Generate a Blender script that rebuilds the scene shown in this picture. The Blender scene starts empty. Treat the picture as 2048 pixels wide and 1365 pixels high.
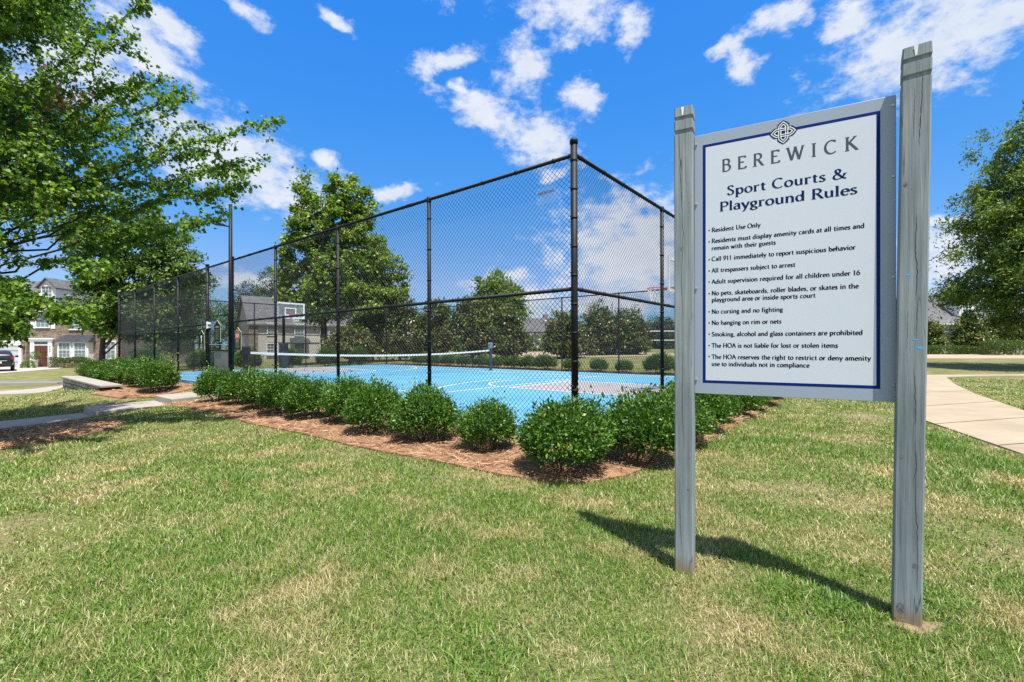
import bpy, math, random
import numpy as np
from mathutils import Vector, Matrix
R = math.radians
sc = bpy.context.scene
COL = sc.collection
rng = np.random.default_rng(7)
random.seed(7)

# ------------------------------------------------------------------ camera, sky, sun, exposure
CAMZ, F, HY = 1.285, 914.0, 694.0
cd = bpy.data.cameras.new('camera'); cam = bpy.data.objects.new('camera', cd); COL.objects.link(cam)
cam.location = (0, 0, CAMZ); cam.rotation_euler = (R(90), 0, 0)
cd.sensor_width = 36.0; cd.lens = 36.0*F/2048.0; cd.shift_y = (HY-682.5)/2048.0
cd.clip_start = 0.05; cd.clip_end = 3000
sc.camera = cam
sc.view_settings.view_transform = 'Standard'; sc.view_settings.look = 'None'
sc.view_settings.gamma = 1.0; sc.view_settings.exposure = 1.05
sc.cycles.max_bounces = 6; sc.cycles.diffuse_bounces = 3; sc.cycles.glossy_bounces = 2
sc.cycles.transparent_max_bounces = 8; sc.cycles.use_denoising = False
sc.cycles.use_adaptive_sampling = False
sc.cycles.sample_clamp_indirect = 4.0
sc.render.film_transparent = False

SUN = Vector((0.17, -0.335, 1.0)).normalized()
sl = bpy.data.lights.new('sun', 'SUN'); so = bpy.data.objects.new('sun', sl); COL.objects.link(so)
sl.energy = 4.4; sl.angle = R(0.5); sl.color = (1.0, 0.95, 0.87)
so.rotation_euler = SUN.to_track_quat('Z', 'Y').to_euler(); so.location = (5, -10, 30)
SUN_EL = math.asin(SUN.z); SUN_AZ = math.atan2(SUN.x, SUN.y)

def pdir(px, py):
    return Vector(((px-1024)/F, 1.0, (HY-py)/F)).normalized()

world = bpy.data.worlds.new('World'); sc.world = world; world.use_nodes = True
W = world.node_tree; W.nodes.clear()
def N(t, kind, **kw):
    n = t.nodes.new(kind)
    for k, v in kw.items():
        if k.startswith('i_'): n.inputs[k[2:]].default_value = v
        else: setattr(n, k, v)
    return n
def sky_world():
    t = W; L = t.links.new
    out = N(t, 'ShaderNodeOutputWorld'); bg = N(t, 'ShaderNodeBackground'); L(bg.outputs[0], out.inputs[0])
    bg.inputs['Strength'].default_value = 0.15
    sky = N(t, 'ShaderNodeTexSky', sky_type='NISHITA', sun_disc=False, sun_elevation=SUN_EL, sun_rotation=SUN_AZ,
            altitude=0, air_density=1.0, dust_density=0.15, ozone_density=3.5)
    # grade the sky towards the deep clear blue of this day, channel by channel
    sp = N(t, 'ShaderNodeSeparateXYZ'); L(sky.outputs[0], sp.inputs[0]); hs = N(t, 'ShaderNodeCombineXYZ')
    for k, (gain, pw, cap) in enumerate(((.15, 1.75, 1.1), (.645, .65, 9), (2.4, .14, 9))):
        p_ = N(t, 'ShaderNodeMath', operation='POWER'); p_.inputs[1].default_value = pw; L(sp.outputs[k], p_.inputs[0])
        m_ = N(t, 'ShaderNodeMath', operation='MULTIPLY'); m_.inputs[1].default_value = gain; L(p_.outputs[0], m_.inputs[0])
        c_ = N(t, 'ShaderNodeMath', operation='MINIMUM'); c_.inputs[1].default_value = cap; L(m_.outputs[0], c_.inputs[0]); L(c_.outputs[0], hs.inputs[k])
    tc = N(t, 'ShaderNodeTexCoord')
    nz = N(t, 'ShaderNodeTexNoise'); nz.inputs['Scale'].default_value = 9.0; nz.inputs['Detail'].default_value = 7.0; nz.inputs['Roughness'].default_value = 0.62
    mp = N(t, 'ShaderNodeMapping'); mp.inputs['Scale'].default_value = (1.0, 1.0, 1.7)
    L(tc.outputs['Generated'], mp.inputs['Vector']); L(mp.outputs[0], nz.inputs['Vector'])
    # warped direction
    sb = N(t, 'ShaderNodeVectorMath', operation='SUBTRACT'); sb.inputs[1].default_value = (.5, .5, .5); L(nz.outputs['Color'], sb.inputs[0])
    ma = N(t, 'ShaderNodeVectorMath', operation='MULTIPLY_ADD'); ma.inputs[1].default_value = (.085, .085, .07)
    L(sb.outputs[0], ma.inputs[0]); L(tc.outputs['Generated'], ma.inputs[2])
    clouds = [(300, 88, 95, 42, -28), (1150, 12, 95, 50, 0), (1265, 50, 26, 36, 0), (1048, 128, 56, 50, 0), (1168, 192, 36, 34, 20),
              (895, 118, 66, 22, 14), (985, 232, 105, 38, -22), (1080, 280, 72, 44, -15), (1572, 28, 62, 30, 10), (1695, 40, 52, 42, 0),
              (1900, 60, 215, 100, 12), (1790, 95, 70, 60, 0), (1482, 128, 24, 40, 30), (455, 318, 165, 80, -12), (1275, 505, 185, 120, 5), (1240, 520, 120, 90, 0), (1905, 505, 75, 75, 0),
              (680, 52, 42, 15, -25), (490, 18, 40, 24, -35), (662, 332, 28, 22, 0), (1070, 600, 80, 34, 0), (150, 130, 110, 90, 0), (1880, 430, 40, 12, 0),
              (2150, 330, 60, 40, 0), (-250, 300, 200, 90, 0), (700, -160, 260, 60, -10), (1500, -220, 200, 70, 10), (2500, 250, 220, 80, 0), (1000, 560, 70, 22, 8), (1230, 610, 120, 26, 0), (590, 400, 70, 30, -10), (345, 60, 60, 22, -35), (930, 180, 40, 16, -30), (1120, 340, 40, 18, 10), (780, 380, 70, 14, 12), (520, 560, 90, 20, 0), (1450, 90, 40, 14, 20)]
    prev = None
    high = [((-.2, -.9, .8), .55, .4), ((-1, -.3, .9), .5, .4), ((.9, -.1, 1.3), .45, .35), ((-.3, .25, 1.4), .4, .3), ((1, -.9, .5), .5, .3), ((-1, -1, .4), .5, .3), ((-1.2, .4, .5), .35, .25)]  # unseen cloud banks overhead and behind the camera, added to whiten the fill light
    for (px, py, sx, sy, rot) in clouds+[(h, None, a*F, b*F, 0) for h, a, b in high]:
        c = pdir(px, py) if py is not None else Vector(px).normalized(); r = Vector((0, 0, 1)).cross(c) * -1.0; r.normalize(); u = r.cross(c); u.normalize()
        k = (c.y if py is not None else 1.0) / F                       # one photo pixel as an angle here
        ca, sa = math.cos(R(rot)), math.sin(R(rot))
        e1 = (r*ca + u*sa) / (sx*k*1.2); e2 = (u*ca - r*sa) / (sy*k*1.2)
        d1 = N(t, 'ShaderNodeVectorMath', operation='DOT_PRODUCT'); d1.inputs[1].default_value = e1; L(ma.outputs[0], d1.inputs[0])
        d2 = N(t, 'ShaderNodeVectorMath', operation='DOT_PRODUCT'); d2.inputs[1].default_value = e2; L(ma.outputs[0], d2.inputs[0])
        m1 = N(t, 'ShaderNodeMath', operation='MULTIPLY'); L(d1.outputs['Value'], m1.inputs[0]); L(d1.outputs['Value'], m1.inputs[1])
        m2 = N(t, 'ShaderNodeMath', operation='MULTIPLY_ADD'); L(d2.outputs['Value'], m2.inputs[0]); L(d2.outputs['Value'], m2.inputs[1]); L(m1.outputs[0], m2.inputs[2])
        if prev is None: prev = m2
        else:
            mn = N(t, 'ShaderNodeMath', operation='MINIMUM'); L(prev.outputs[0], mn.inputs[0]); L(m2.outputs[0], mn.inputs[1]); prev = mn
    sq = N(t, 'ShaderNodeMath', operation='SQRT'); L(prev.outputs[0], sq.inputs[0])
    n2 = N(t, 'ShaderNodeTexNoise'); n2.inputs['Scale'].default_value = 22.0; n2.inputs['Detail'].default_value = 8.0; n2.inputs['Roughness'].default_value = 0.66
    L(mp.outputs[0], n2.inputs['Vector'])
    # density = (1.15 - d) + (noise-.5)*1.1
    a1 = N(t, 'ShaderNodeMath', operation='SUBTRACT'); a1.inputs[0].default_value = 0.47; L(sq.outputs[0], a1.inputs[1])
    a2 = N(t, 'ShaderNodeMath', operation='MULTIPLY_ADD'); a2.inputs[1].default_value = 2.3; L(n2.outputs['Fac'], a2.inputs[0]); L(a1.outputs[0], a2.inputs[2])
    rp = N(t, 'ShaderNodeMapRange', interpolation_type='SMOOTHSTEP'); rp.inputs['From Min'].default_value = 0.55; rp.inputs['From Max'].default_value = 1.42
    rp.inputs['To Max'].default_value = 0.95
    L(a2.outputs[0], rp.inputs['Value'])
    shade = N(t, 'ShaderNodeMixRGB'); shade.inputs[1].default_value = (2.0, 2.3, 2.8, 1); shade.inputs[2].default_value = (3.2, 3.25, 3.35, 1)
    L(nz.outputs['Fac'], shade.inputs[0])
    mx = N(t, 'ShaderNodeMixRGB'); L(rp.outputs[0], mx.inputs[0]); L(hs.outputs[0], mx.inputs[1]); L(shade.outputs[0], mx.inputs[2])
    L(mx.outputs[0], bg.inputs['Color'])
sky_world()
world.cycles.sampling_method = 'MANUAL'; world.cycles.sample_map_resolution = 512

# ------------------------------------------------------------------ materials
def new_mat(name):
    m = bpy.data.materials.new(name); m.use_nodes = True; t = m.node_tree; t.nodes.clear()
    out = N(t, 'ShaderNodeOutputMaterial'); p = N(t, 'ShaderNodeBsdfPrincipled'); t.links.new(p.outputs[0], out.inputs[0])
    return m, t, p, out
def c4(c): return (c[0], c[1], c[2], 1.0)
def pm(name, c1, c2=None, scale=6.0, rough=.6, bump=0.0, bscale=None, metal=0.0, spec=.4, stretch=(1, 1, 1), detail=5.0, bdist=.01, coat=0.0, lo=.35, hi=.65):
    m, t, p, out = new_mat(name); L = t.links.new
    p.inputs['Roughness'].default_value = rough; p.inputs['Metallic'].default_value = metal
    p.inputs['Specular IOR Level'].default_value = spec; p.inputs['Coat Weight'].default_value = coat
    p.inputs['Base Color'].default_value = c4(c1)
    tc = N(t, 'ShaderNodeTexCoord'); mp = N(t, 'ShaderNodeMapping'); mp.inputs['Scale'].default_value = stretch
    L(tc.outputs['Object'], mp.inputs[0])
    if c2 is not None:
        nz = N(t, 'ShaderNodeTexNoise'); nz.inputs['Scale'].default_value = scale; nz.inputs['Detail'].default_value = detail; nz.inputs['Roughness'].default_value = .65
        L(mp.outputs[0], nz.inputs['Vector'])
        cr = N(t, 'ShaderNodeValToRGB'); cr.color_ramp.elements[0].position = lo; cr.color_ramp.elements[1].position = hi
        cr.color_ramp.elements[0].color = c4(c1); cr.color_ramp.elements[1].color = c4(c2)
        L(nz.outputs['Fac'], cr.inputs[0]); L(cr.outputs[0], p.inputs['Base Color'])
    if bump:
        nb = N(t, 'ShaderNodeTexNoise'); nb.inputs['Scale'].default_value = bscale or scale*4; nb.inputs['Detail'].default_value = 6.0
        L(mp.outputs[0], nb.inputs['Vector'])
        b = N(t, 'ShaderNodeBump'); b.inputs['Strength'].default_value = bump; b.inputs['Distance'].default_value = bdist
        L(nb.outputs['Fac'], b.inputs['Height']); L(b.outputs[0], p.inputs['Normal'])
    return m
def leafmat(name, cols, trans=.3, rough=.45, spec=.35, tint=(1.25, 1.25, .6), patch=None):
    """colour per leaf (each leaf is an island); patch = (scale, colours) blends a second ramp by place"""
    m, t, p, out = new_mat(name); L = t.links.new
    g = N(t, 'ShaderNodeNewGeometry')
    def ramp(cs):
        cr = N(t, 'ShaderNodeValToRGB'); e = cr.color_ramp.elements
        while len(e) < len(cs): e.new(.5)
        for k, (pos, c) in enumerate(cs): e[k].position = pos; e[k].color = c4(c)
        L(g.outputs['Random Per Island'], cr.inputs[0]); return cr
    a = ramp(cols); col = a.outputs[0]
    if patch:
        sc_, cs, lo, hi = patch
        b = ramp(cs); nz = N(t, 'ShaderNodeTexNoise'); nz.inputs['Scale'].default_value = sc_; nz.inputs['Detail'].default_value = 5.0; nz.inputs['Roughness'].default_value = .6
        tc = N(t, 'ShaderNodeTexCoord'); L(tc.outputs['Object'], nz.inputs['Vector'])
        mr = N(t, 'ShaderNodeMapRange', interpolation_type='SMOOTHSTEP'); mr.inputs['From Min'].default_value = lo; mr.inputs['From Max'].default_value = hi
        L(nz.outputs['Fac'], mr.inputs['Value'])
        mx = N(t, 'ShaderNodeMixRGB'); L(mr.outputs[0], mx.inputs[0]); L(col, mx.inputs[1]); L(b.outputs[0], mx.inputs[2]); col = mx.outputs[0]
    L(col, p.inputs['Base Color']); p.inputs['Roughness'].default_value = rough; p.inputs['Specular IOR Level'].default_value = spec
    tr = N(t, 'ShaderNodeBsdfTranslucent'); mu = N(t, 'ShaderNodeMixRGB', blend_type='MULTIPLY'); mu.inputs[0].default_value = 1.0
    mu.inputs[2].default_value = c4(tint); L(col, mu.inputs[1]); L(mu.outputs[0], tr.inputs[0])
    ms = N(t, 'ShaderNodeMixShader'); ms.inputs[0].default_value = trans; L(p.outputs[0], ms.inputs[1]); L(tr.outputs[0], ms.inputs[2]); L(ms.outputs[0], out.inputs[0])
    return m
def brickmat(name, c1, c2, mortar, bw, bh, msize=.012, offset=.5, rough=.85, vary=.5, squash=1.0, axis='xz'):
    m, t, p, out = new_mat(name); L = t.links.new
    tc = N(t, 'ShaderNodeTexCoord'); s = N(t, 'ShaderNodeSeparateXYZ'); c = N(t, 'ShaderNodeCombineXYZ'); L(tc.outputs['Object'], s.inputs[0])
    if axis == 'xz':
        ad = N(t, 'ShaderNodeMath', operation='ADD'); L(s.outputs[0], ad.inputs[0]); L(s.outputs[1], ad.inputs[1]); L(ad.outputs[0], c.inputs[0]); L(s.outputs[2], c.inputs[1])
    else:
        L(s.outputs[0], c.inputs[0]); L(s.outputs[1], c.inputs[1])
    nz = N(t, 'ShaderNodeTexNoise'); nz.inputs['Scale'].default_value = 3.0/bw*.3; L(tc.outputs['Object'], nz.inputs['Vector'])
    mv = N(t, 'ShaderNodeVectorMath', operation='MULTIPLY_ADD'); mv.inputs[1].default_value = (bw*vary, bh*vary, 0); L(nz.outputs['Color'], mv.inputs[0]); L(c.outputs[0], mv.inputs[2])
    b = N(t, 'ShaderNodeTexBrick', offset=offset, squash=squash); b.inputs['Scale'].default_value = 1.0
    b.inputs['Brick Width'].default_value = bw; b.inputs['Row Height'].default_value = bh; b.inputs['Mortar Size'].default_value = msize
    b.inputs['Color1'].default_value = c4(c1); b.inputs['Color2'].default_value = c4(c2); b.inputs['Mortar'].default_value = c4(mortar)
    L(mv.outputs[0], b.inputs['Vector'])
    n3 = N(t, 'ShaderNodeTexNoise'); n3.inputs['Scale'].default_value = 1.6/bw; n3.inputs['Detail'].default_value = 4; L(tc.outputs['Object'], n3.inputs['Vector'])
    mr = N(t, 'ShaderNodeMapRange'); mr.inputs['To Min'].default_value = .45; mr.inputs['To Max'].default_value = 1.5; L(n3.outputs['Fac'], mr.inputs['Value'])
    mu = N(t, 'ShaderNodeVectorMath', operation='SCALE'); L(b.outputs['Color'], mu.inputs[0]); L(mr.outputs[0], mu.inputs['Scale'])
    L(mu.outputs[0], p.inputs['Base Color']); p.inputs['Roughness'].default_value = rough
    bp = N(t, 'ShaderNodeBump'); bp.inputs['Strength'].default_value = .6; bp.inputs['Distance'].default_value = .03; bp.invert = True
    L(b.outputs['Fac'], bp.inputs['Height']); L(bp.outputs[0], p.inputs['Normal'])
    return m

M = {}
M['black'] = pm('black_vinyl', (.009, .010, .012), (.014, .015, .017), 8, rough=.55, spec=.22)
M['wire'] = pm('fence_wire', (.011, .012, .014), rough=.5)
M['steel'] = pm('bare_steel', (.55, .55, .57), rough=.4, metal=.6)
M['white'] = pm('white_paint', (.8, .8, .78), (.7, .7, .68), 3, rough=.5)
M['cream'] = pm('cream_trim', (.72, .70, .64), (.62, .6, .55), 2, rough=.6)
M['glass'] = pm('window_glass', (.05, .07, .08), (.16, .2, .2), .6, rough=.06, spec=.8)
M['pane_blind'] = pm('window_blind', (.22, .27, .27), (.12, .16, .17), 1.2, rough=.12, spec=.8, stretch=(1, 1, 6))
M['roof'] = brickmat('roof_shingle', (.085, .085, .092), (.135, .135, .142), (.06, .06, .06), .4, .15, .012, vary=.1, axis='xz')
M['metalroof'] = pm('standing_seam', (.05, .055, .07), (.08, .085, .1), 3, rough=.35, metal=.4)
M['stone'] = brickmat('stacked_stone', (.36, .27, .19), (.19, .145, .11), (.09, .07, .055), .42, .12, .016, vary=1.1)
M['brick'] = brickmat('house_brick', (.20, .14, .12), (.27, .2, .17), (.3, .27, .24), .24, .085, .012, vary=.03)
M['greybrick'] = brickmat('pale_brick', (.42, .38, .35), (.5, .46, .42), (.5, .48, .46), .24, .085, .012, vary=.03)
M['siding'] = pm('lap_siding', (.5, .46, .39), (.45, .41, .35), .5, rough=.7, stretch=(.2, .2, 8))
M['greysiding'] = pm('grey_siding', (.4, .44, .48), (.34, .38, .42), .5, rough=.7, stretch=(.2, .2, 8))
M['door'] = pm('brown_door', (.12, .045, .025), (.08, .03, .018), 4, rough=.4, stretch=(6, 6, 1))
M['garage'] = pm('garage_panel', (.52, .51, .52), (.46, .45, .46), 2, rough=.55)
M['concrete'] = pm('concrete', (.36, .29, .2), (.265, .208, .138), .9, rough=.9, bump=.25, bscale=60, bdist=.004, lo=.3, hi=.7)
M['concrete_grey'] = pm('concrete_grey', (.34, .305, .26), (.26, .235, .2), 1.3, rough=.9, bump=.25, bscale=60, bdist=.004, lo=.3, hi=.7)
M['driveway'] = pm('driveway', (.40, .37, .33), (.34, .31, .28), .6, rough=.9)
M['asphalt'] = pm('asphalt', (.17, .175, .19), (.13, .135, .15), 2, rough=.9, bump=.3, bscale=80)
M['sand'] = pm('sand', (.36, .28, .2), (.3, .235, .165), .8, rough=.95)
M['soil'] = pm('soil', (.06, .04, .028), (.1, .065, .045), 3, rough=.95, bump=.5, bscale=18)
M['bark'] = pm('bark', (.09, .07, .055), (.045, .036, .03), 9, rough=.9, bump=.7, bscale=22, stretch=(3, 3, .6))
M['twig'] = pm('twig', (.11, .075, .05), rough=.85)
M['mulch'] = pm('pine_straw_bed', (.18, .088, .045), (.31, .18, .1), 7, rough=.95, bump=.9, bscale=55, bdist=.02)
M['needle'] = leafmat('pine_needle', [(0, (.15, .072, .036)), (.35, (.32, .165, .08)), (.7, (.46, .28, .15)), (1, (.6, .45, .29))], trans=.1, rough=.7)
M['court'] = pm('court_blue', (.105, .30, .43), (.072, .245, .375), .45, rough=.75, spec=.25)
M['courtgrey'] = pm('court_grey', (.29, .265, .27), (.25, .235, .24), .8, rough=.75)
M['line'] = pm('court_line', (.75, .77, .78), rough=.7)
M['pad'] = pm('blue_pad', (.03, .045, .07), (.045, .065, .095), 5, rough=.55)
M['paleblue'] = pm('pale_blue_cap', (.15, .2, .25), (.12, .17, .21), 5, rough=.5)
M['orange'] = pm('orange_rim', (.62, .07, .025), rough=.4)
M['net'] = pm('net_cord', (.02, .022, .025), rough=.8)
M['cord'] = pm('white_cord', (.75, .74, .72), rough=.8)
M['bboard'] = pm('clear_board', (.6, .65, .66), rough=.05, spec=.6); M['bboard'].node_tree.nodes['Principled BSDF'].inputs['Alpha'].default_value = .16
M['signface'] = pm('sign_white', (.59, .625, .69), (.57, .605, .67), .8, rough=.38, spec=.5)
M['signgrey'] = pm('sign_grey', (.31, .36, .44), (.295, .345, .425), .8, rough=.38, spec=.5)
M['navy'] = pm('sign_navy', (.002, .02, .16), rough=.6, spec=.08)
M['textnavy'] = pm('text_navy', (.003, .016, .085), rough=.65, spec=.08)
M['textgrey'] = pm('text_grey', (.07, .085, .115), rough=.65, spec=.08)
M['textink'] = pm('text_ink', (.003, .006, .024), rough=.65, spec=.08)
M['signgreen'] = pm('sign_green', (.004, .02, .013), rough=.7, spec=.1)
M['signcream'] = pm('sign_cream', (.38, .41, .27), rough=.6)
M['signred'] = pm('sign_red', (.55, .06, .02), rough=.5)
M['carpaint'] = pm('car_paint', (.012, .013, .018), rough=.18, coat=.6)
M['carglass'] = pm('car_glass', (.015, .02, .028), rough=.05, spec=.9)
M['tail'] = pm('tail_lamp', (.28, .012, .015), rough=.15)
M['tyre'] = pm('tyre', (.012, .012, .012), rough=.85)
M['copper'] = pm('copper_lamp', (.25, .07, .035), rough=.4)
M['pot'] = pm('pot', (.68, .66, .62), rough=.6)
M['bluechip'] = pm('blue_paint', (.07, .42, .72), rough=.5)
M['droppings'] = pm('droppings', (.8, .8, .78), rough=.8)

def post_wood():
    m, t, p, out = new_mat('weathered_post'); L = t.links.new
    tc = N(t, 'ShaderNodeTexCoord')
    def noise(sc_, st, det=6, ro=.6):
        mp = N(t, 'ShaderNodeMapping'); mp.inputs['Scale'].default_value = st; L(tc.outputs['Object'], mp.inputs[0])
        n = N(t, 'ShaderNodeTexNoise'); n.inputs['Scale'].default_value = sc_; n.inputs['Detail'].default_value = det; n.inputs['Roughness'].default_value = ro
        L(mp.outputs[0], n.inputs['Vector']); return n
    base = noise(6, (1, 1, .25)); grain = noise(60, (1, 1, .035), 4); crack = noise(16, (1, 1, .05), 3, .5); wear = noise(9, (1, 1, .5))
    cr = N(t, 'ShaderNodeValToRGB'); cr.color_ramp.elements[0].position = .3; cr.color_ramp.elements[1].position = .72
    cr.color_ramp.elements[0].color = (.17, .20, .212, 1); cr.color_ramp.elements[1].color = (.30, .332, .345, 1); L(base.outputs[0], cr.inputs[0])
    gr = N(t, 'ShaderNodeMapRange'); gr.inputs['From Min'].default_value = .3; gr.inputs['From Max'].default_value = .7; gr.inputs['To Min'].default_value = .72; gr.inputs['To Max'].default_value = 1.2
    L(grain.outputs[0], gr.inputs['Value'])
    mu = N(t, 'ShaderNodeVectorMath', operation='SCALE'); L(cr.outputs[0], mu.inputs[0]); L(gr.outputs[0], mu.inputs['Scale'])
    # bare wood showing where the paint is worn
    wr = N(t, 'ShaderNodeMapRange', interpolation_type='SMOOTHSTEP'); wr.inputs['From Min'].default_value = .6; wr.inputs['From Max'].default_value = .74; wr.inputs['To Max'].default_value = .55
    L(wear.outputs[0], wr.inputs['Value'])
    m1 = N(t, 'ShaderNodeMixRGB'); m1.inputs[2].default_value = (.27, .255, .215, 1); L(wr.outputs[0], m1.inputs[0]); L(mu.outputs[0], m1.inputs[1])
    # drying checks
    ab = N(t, 'ShaderNodeMath', operation='SUBTRACT'); ab.inputs[1].default_value = .5; L(crack.outputs[0], ab.inputs[0])
    a2 = N(t, 'ShaderNodeMath', operation='ABSOLUTE'); L(ab.outputs[0], a2.inputs[0])
    ck = N(t, 'ShaderNodeMapRange'); ck.inputs['From Min'].default_value = .003; ck.inputs['From Max'].default_value = .012; ck.inputs['To Min'].default_value = .7; ck.inputs['To Max'].default_value = 0
    L(a2.outputs[0], ck.inputs['Value'])
    gate = N(t, 'ShaderNodeMapRange'); gate.inputs['From Min'].default_value = .5; gate.inputs['From Max'].default_value = .6; L(base.outputs[0], gate.inputs['Value'])
    gm = N(t, 'ShaderNodeMath', operation='MULTIPLY'); L(ck.outputs[0], gm.inputs[0]); L(gate.outputs[0], gm.inputs[1])
    m2 = N(t, 'ShaderNodeMixRGB'); m2.inputs[2].default_value = (.03, .035, .035, 1); L(gm.outputs[0], m2.inputs[0]); L(m1.outputs[0], m2.inputs[1])
    # soil stain at the foot
    sx = N(t, 'ShaderNodeSeparateXYZ'); L(tc.outputs['Object'], sx.inputs[0])
    ad = N(t, 'ShaderNodeMath', operation='MULTIPLY_ADD'); ad.inputs[1].default_value = .22; L(base.outputs[0], ad.inputs[0]); L(sx.outputs[2], ad.inputs[2])
    st = N(t, 'ShaderNodeMapRange', interpolation_type='SMOOTHSTEP'); st.inputs['From Min'].default_value = .16; st.inputs['From Max'].default_value = .24; st.inputs['To Min'].default_value = .75; st.inputs['To Max'].default_value = 0
    L(ad.outputs[0], st.inputs['Value'])
    m3 = N(t, 'ShaderNodeMixRGB'); m3.inputs[2].default_value = (.24, .17, .09, 1); L(st.outputs[0], m3.inputs[0]); L(m2.outputs[0], m3.inputs[1])
    L(m3.outputs[0], p.inputs['Base Color']); p.inputs['Roughness'].default_value = .72; p.inputs['Specular IOR Level'].default_value = .3
    bp = N(t, 'ShaderNodeBump'); bp.inputs['Strength'].default_value = .9; bp.inputs['Distance'].default_value = .004; L(grain.outputs[0], bp.inputs['Height']); L(bp.outputs[0], p.inputs['Normal'])
    return m
M['post'] = post_wood()

GREENS = [(0, (.035, .085, .012)), (.4, (.07, .145, .018)), (.75, (.125, .205, .032)), (1, (.2, .26, .06))]
M['maple'] = leafmat('maple_leaf', [(0, (.045, .11, .012)), (.45, (.09, .19, .02)), (.8, (.18, .30, .032)), (1, (.31, .41, .065))], trans=.5, rough=.42)
M['holly'] = leafmat('holly_leaf', [(0, (.02, .07, .010)), (.5, (.05, .135, .014)), (.85, (.12, .235, .025)), (1, (.24, .35, .06))], trans=.26, rough=.42, spec=.4)
M['hollypale'] = leafmat('holly_new_leaf', [(0, (.09, .19, .02)), (1, (.24, .33, .05))], trans=.3, rough=.35)
M['tulip'] = leafmat('tall_tree_leaf', [(0, (.045, .11, .014)), (.4, (.105, .195, .024)), (.7, (.22, .32, .038)), (1, (.38, .43, .075))], trans=.32, rough=.5)
M['darktree'] = leafmat('shade_tree_leaf', [(0, (.04, .095, .016)), (.5, (.09, .17, .024)), (.85, (.16, .25, .04)), (1, (.25, .32, .07))], trans=.3, rough=.5)
M['bright'] = leafmat('bright_leaf', [(0, (.06, .13, .018)), (.6, (.12, .21, .03)), (1, (.22, .3, .06))], trans=.34, rough=.5)
M['magnolia'] = leafmat('magnolia_leaf', [(0, (.04, .08, .018)), (.45, (.085, .135, .026)), (.74, (.15, .185, .04)), (.88, (.19, .165, .045)), (1, (.27, .18, .06))], trans=.15, rough=.35)
M['oak'] = leafmat('willow_oak_leaf', [(0, (.05, .10, .016)), (.45, (.10, .18, .026)), (.8, (.18, .26, .045)), (1, (.28, .34, .08))], trans=.32, rough=.5)
M['pine'] = leafmat('pine_leaf', [(0, (.025, .055, .018)), (.6, (.05, .095, .025)), (1, (.1, .14, .045))], trans=.15, rough=.6)
M['boxwood'] = leafmat('hedge_leaf', [(0, (.03, .075, .012)), (.6, (.07, .13, .02)), (1, (.15, .22, .04))], trans=.25, rough=.4)
M['dead'] = leafmat('dead_leaf', [(0, (.16, .08, .035)), (1, (.34, .18, .08))], trans=.2, rough=.7)
M['grass'] = leafmat('lawn_blade', [(0, (.035, .10, .014)), (.35, (.10, .215, .024)), (.65, (.20, .31, .045)), (.86, (.35, .36, .12)), (1, (.62, .55, .34))], trans=.3, rough=.5, spec=.3, tint=(1.2, 1.15, .65),
    patch=(1.5, [(0, (.15, .17, .035)), (.3, (.30, .28, .08)), (.55, (.46, .39, .19)), (1, (.70, .59, .39))], .455, .66))
M['weed'] = leafmat('crabgrass', [(0, (.07, .15, .02)), (.6, (.12, .24, .03)), (1, (.2, .3, .06))], trans=.3, rough=.45)

def lawn_ground():
    m, t, p, out = new_mat('lawn_ground'); L = t.links.new
    tc = N(t, 'ShaderNodeTexCoord')
    def noise(s, d=6, r=.6):
        n = N(t, 'ShaderNodeTexNoise'); n.inputs['Scale'].default_value = s; n.inputs['Detail'].default_value = d; n.inputs['Roughness'].default_value = r; L(tc.outputs['Object'], n.inputs['Vector']); return n
    a, b, c = noise(1.15, 5), noise(38, 5, .7), noise(.13, 3)
    r1 = N(t, 'ShaderNodeValToRGB'); e = r1.color_ramp.elements; e[0].position = .3; e[0].color = (.06, .065, .022, 1); e[1].position = .7; e[1].color = (.25, .29, .09, 1)
    r2 = N(t, 'ShaderNodeValToRGB'); e = r2.color_ramp.elements; e[0].position = .3; e[0].color = (.13, .10, .055, 1); e[1].position = .7; e[1].color = (.42, .35, .2, 1)
    L(b.outputs[0], r1.inputs[0]); L(b.outputs[0], r2.inputs[0])
    mr = N(t, 'ShaderNodeMapRange', interpolation_type='SMOOTHSTEP'); mr.inputs['From Min'].default_value = .44; mr.inputs['From Max'].default_value = .64; L(a.outputs[0], mr.inputs['Value'])
    mx = N(t, 'ShaderNodeMixRGB'); L(mr.outputs[0], mx.inputs[0]); L(r1.outputs[0], mx.inputs[1]); L(r2.outputs[0], mx.inputs[2])
    m2 = N(t, 'ShaderNodeMixRGB', blend_type='MULTIPLY'); m2.inputs[0].default_value = .35; L(mx.outputs[0], m2.inputs[1]); L(c.outputs['Color'], m2.inputs[2])
    L(m2.outputs[0], p.inputs['Base Color']); p.inputs['Roughness'].default_value = .95; p.inputs['Specular IOR Level'].default_value = .1
    bp = N(t, 'ShaderNodeBump'); bp.inputs['Strength'].default_value = .8; bp.inputs['Distance'].default_value = .03; L(b.outputs[0], bp.inputs['Height']); L(bp.outputs[0], p.inputs['Normal'])
    return m
M['lawn'] = lawn_ground()

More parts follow.
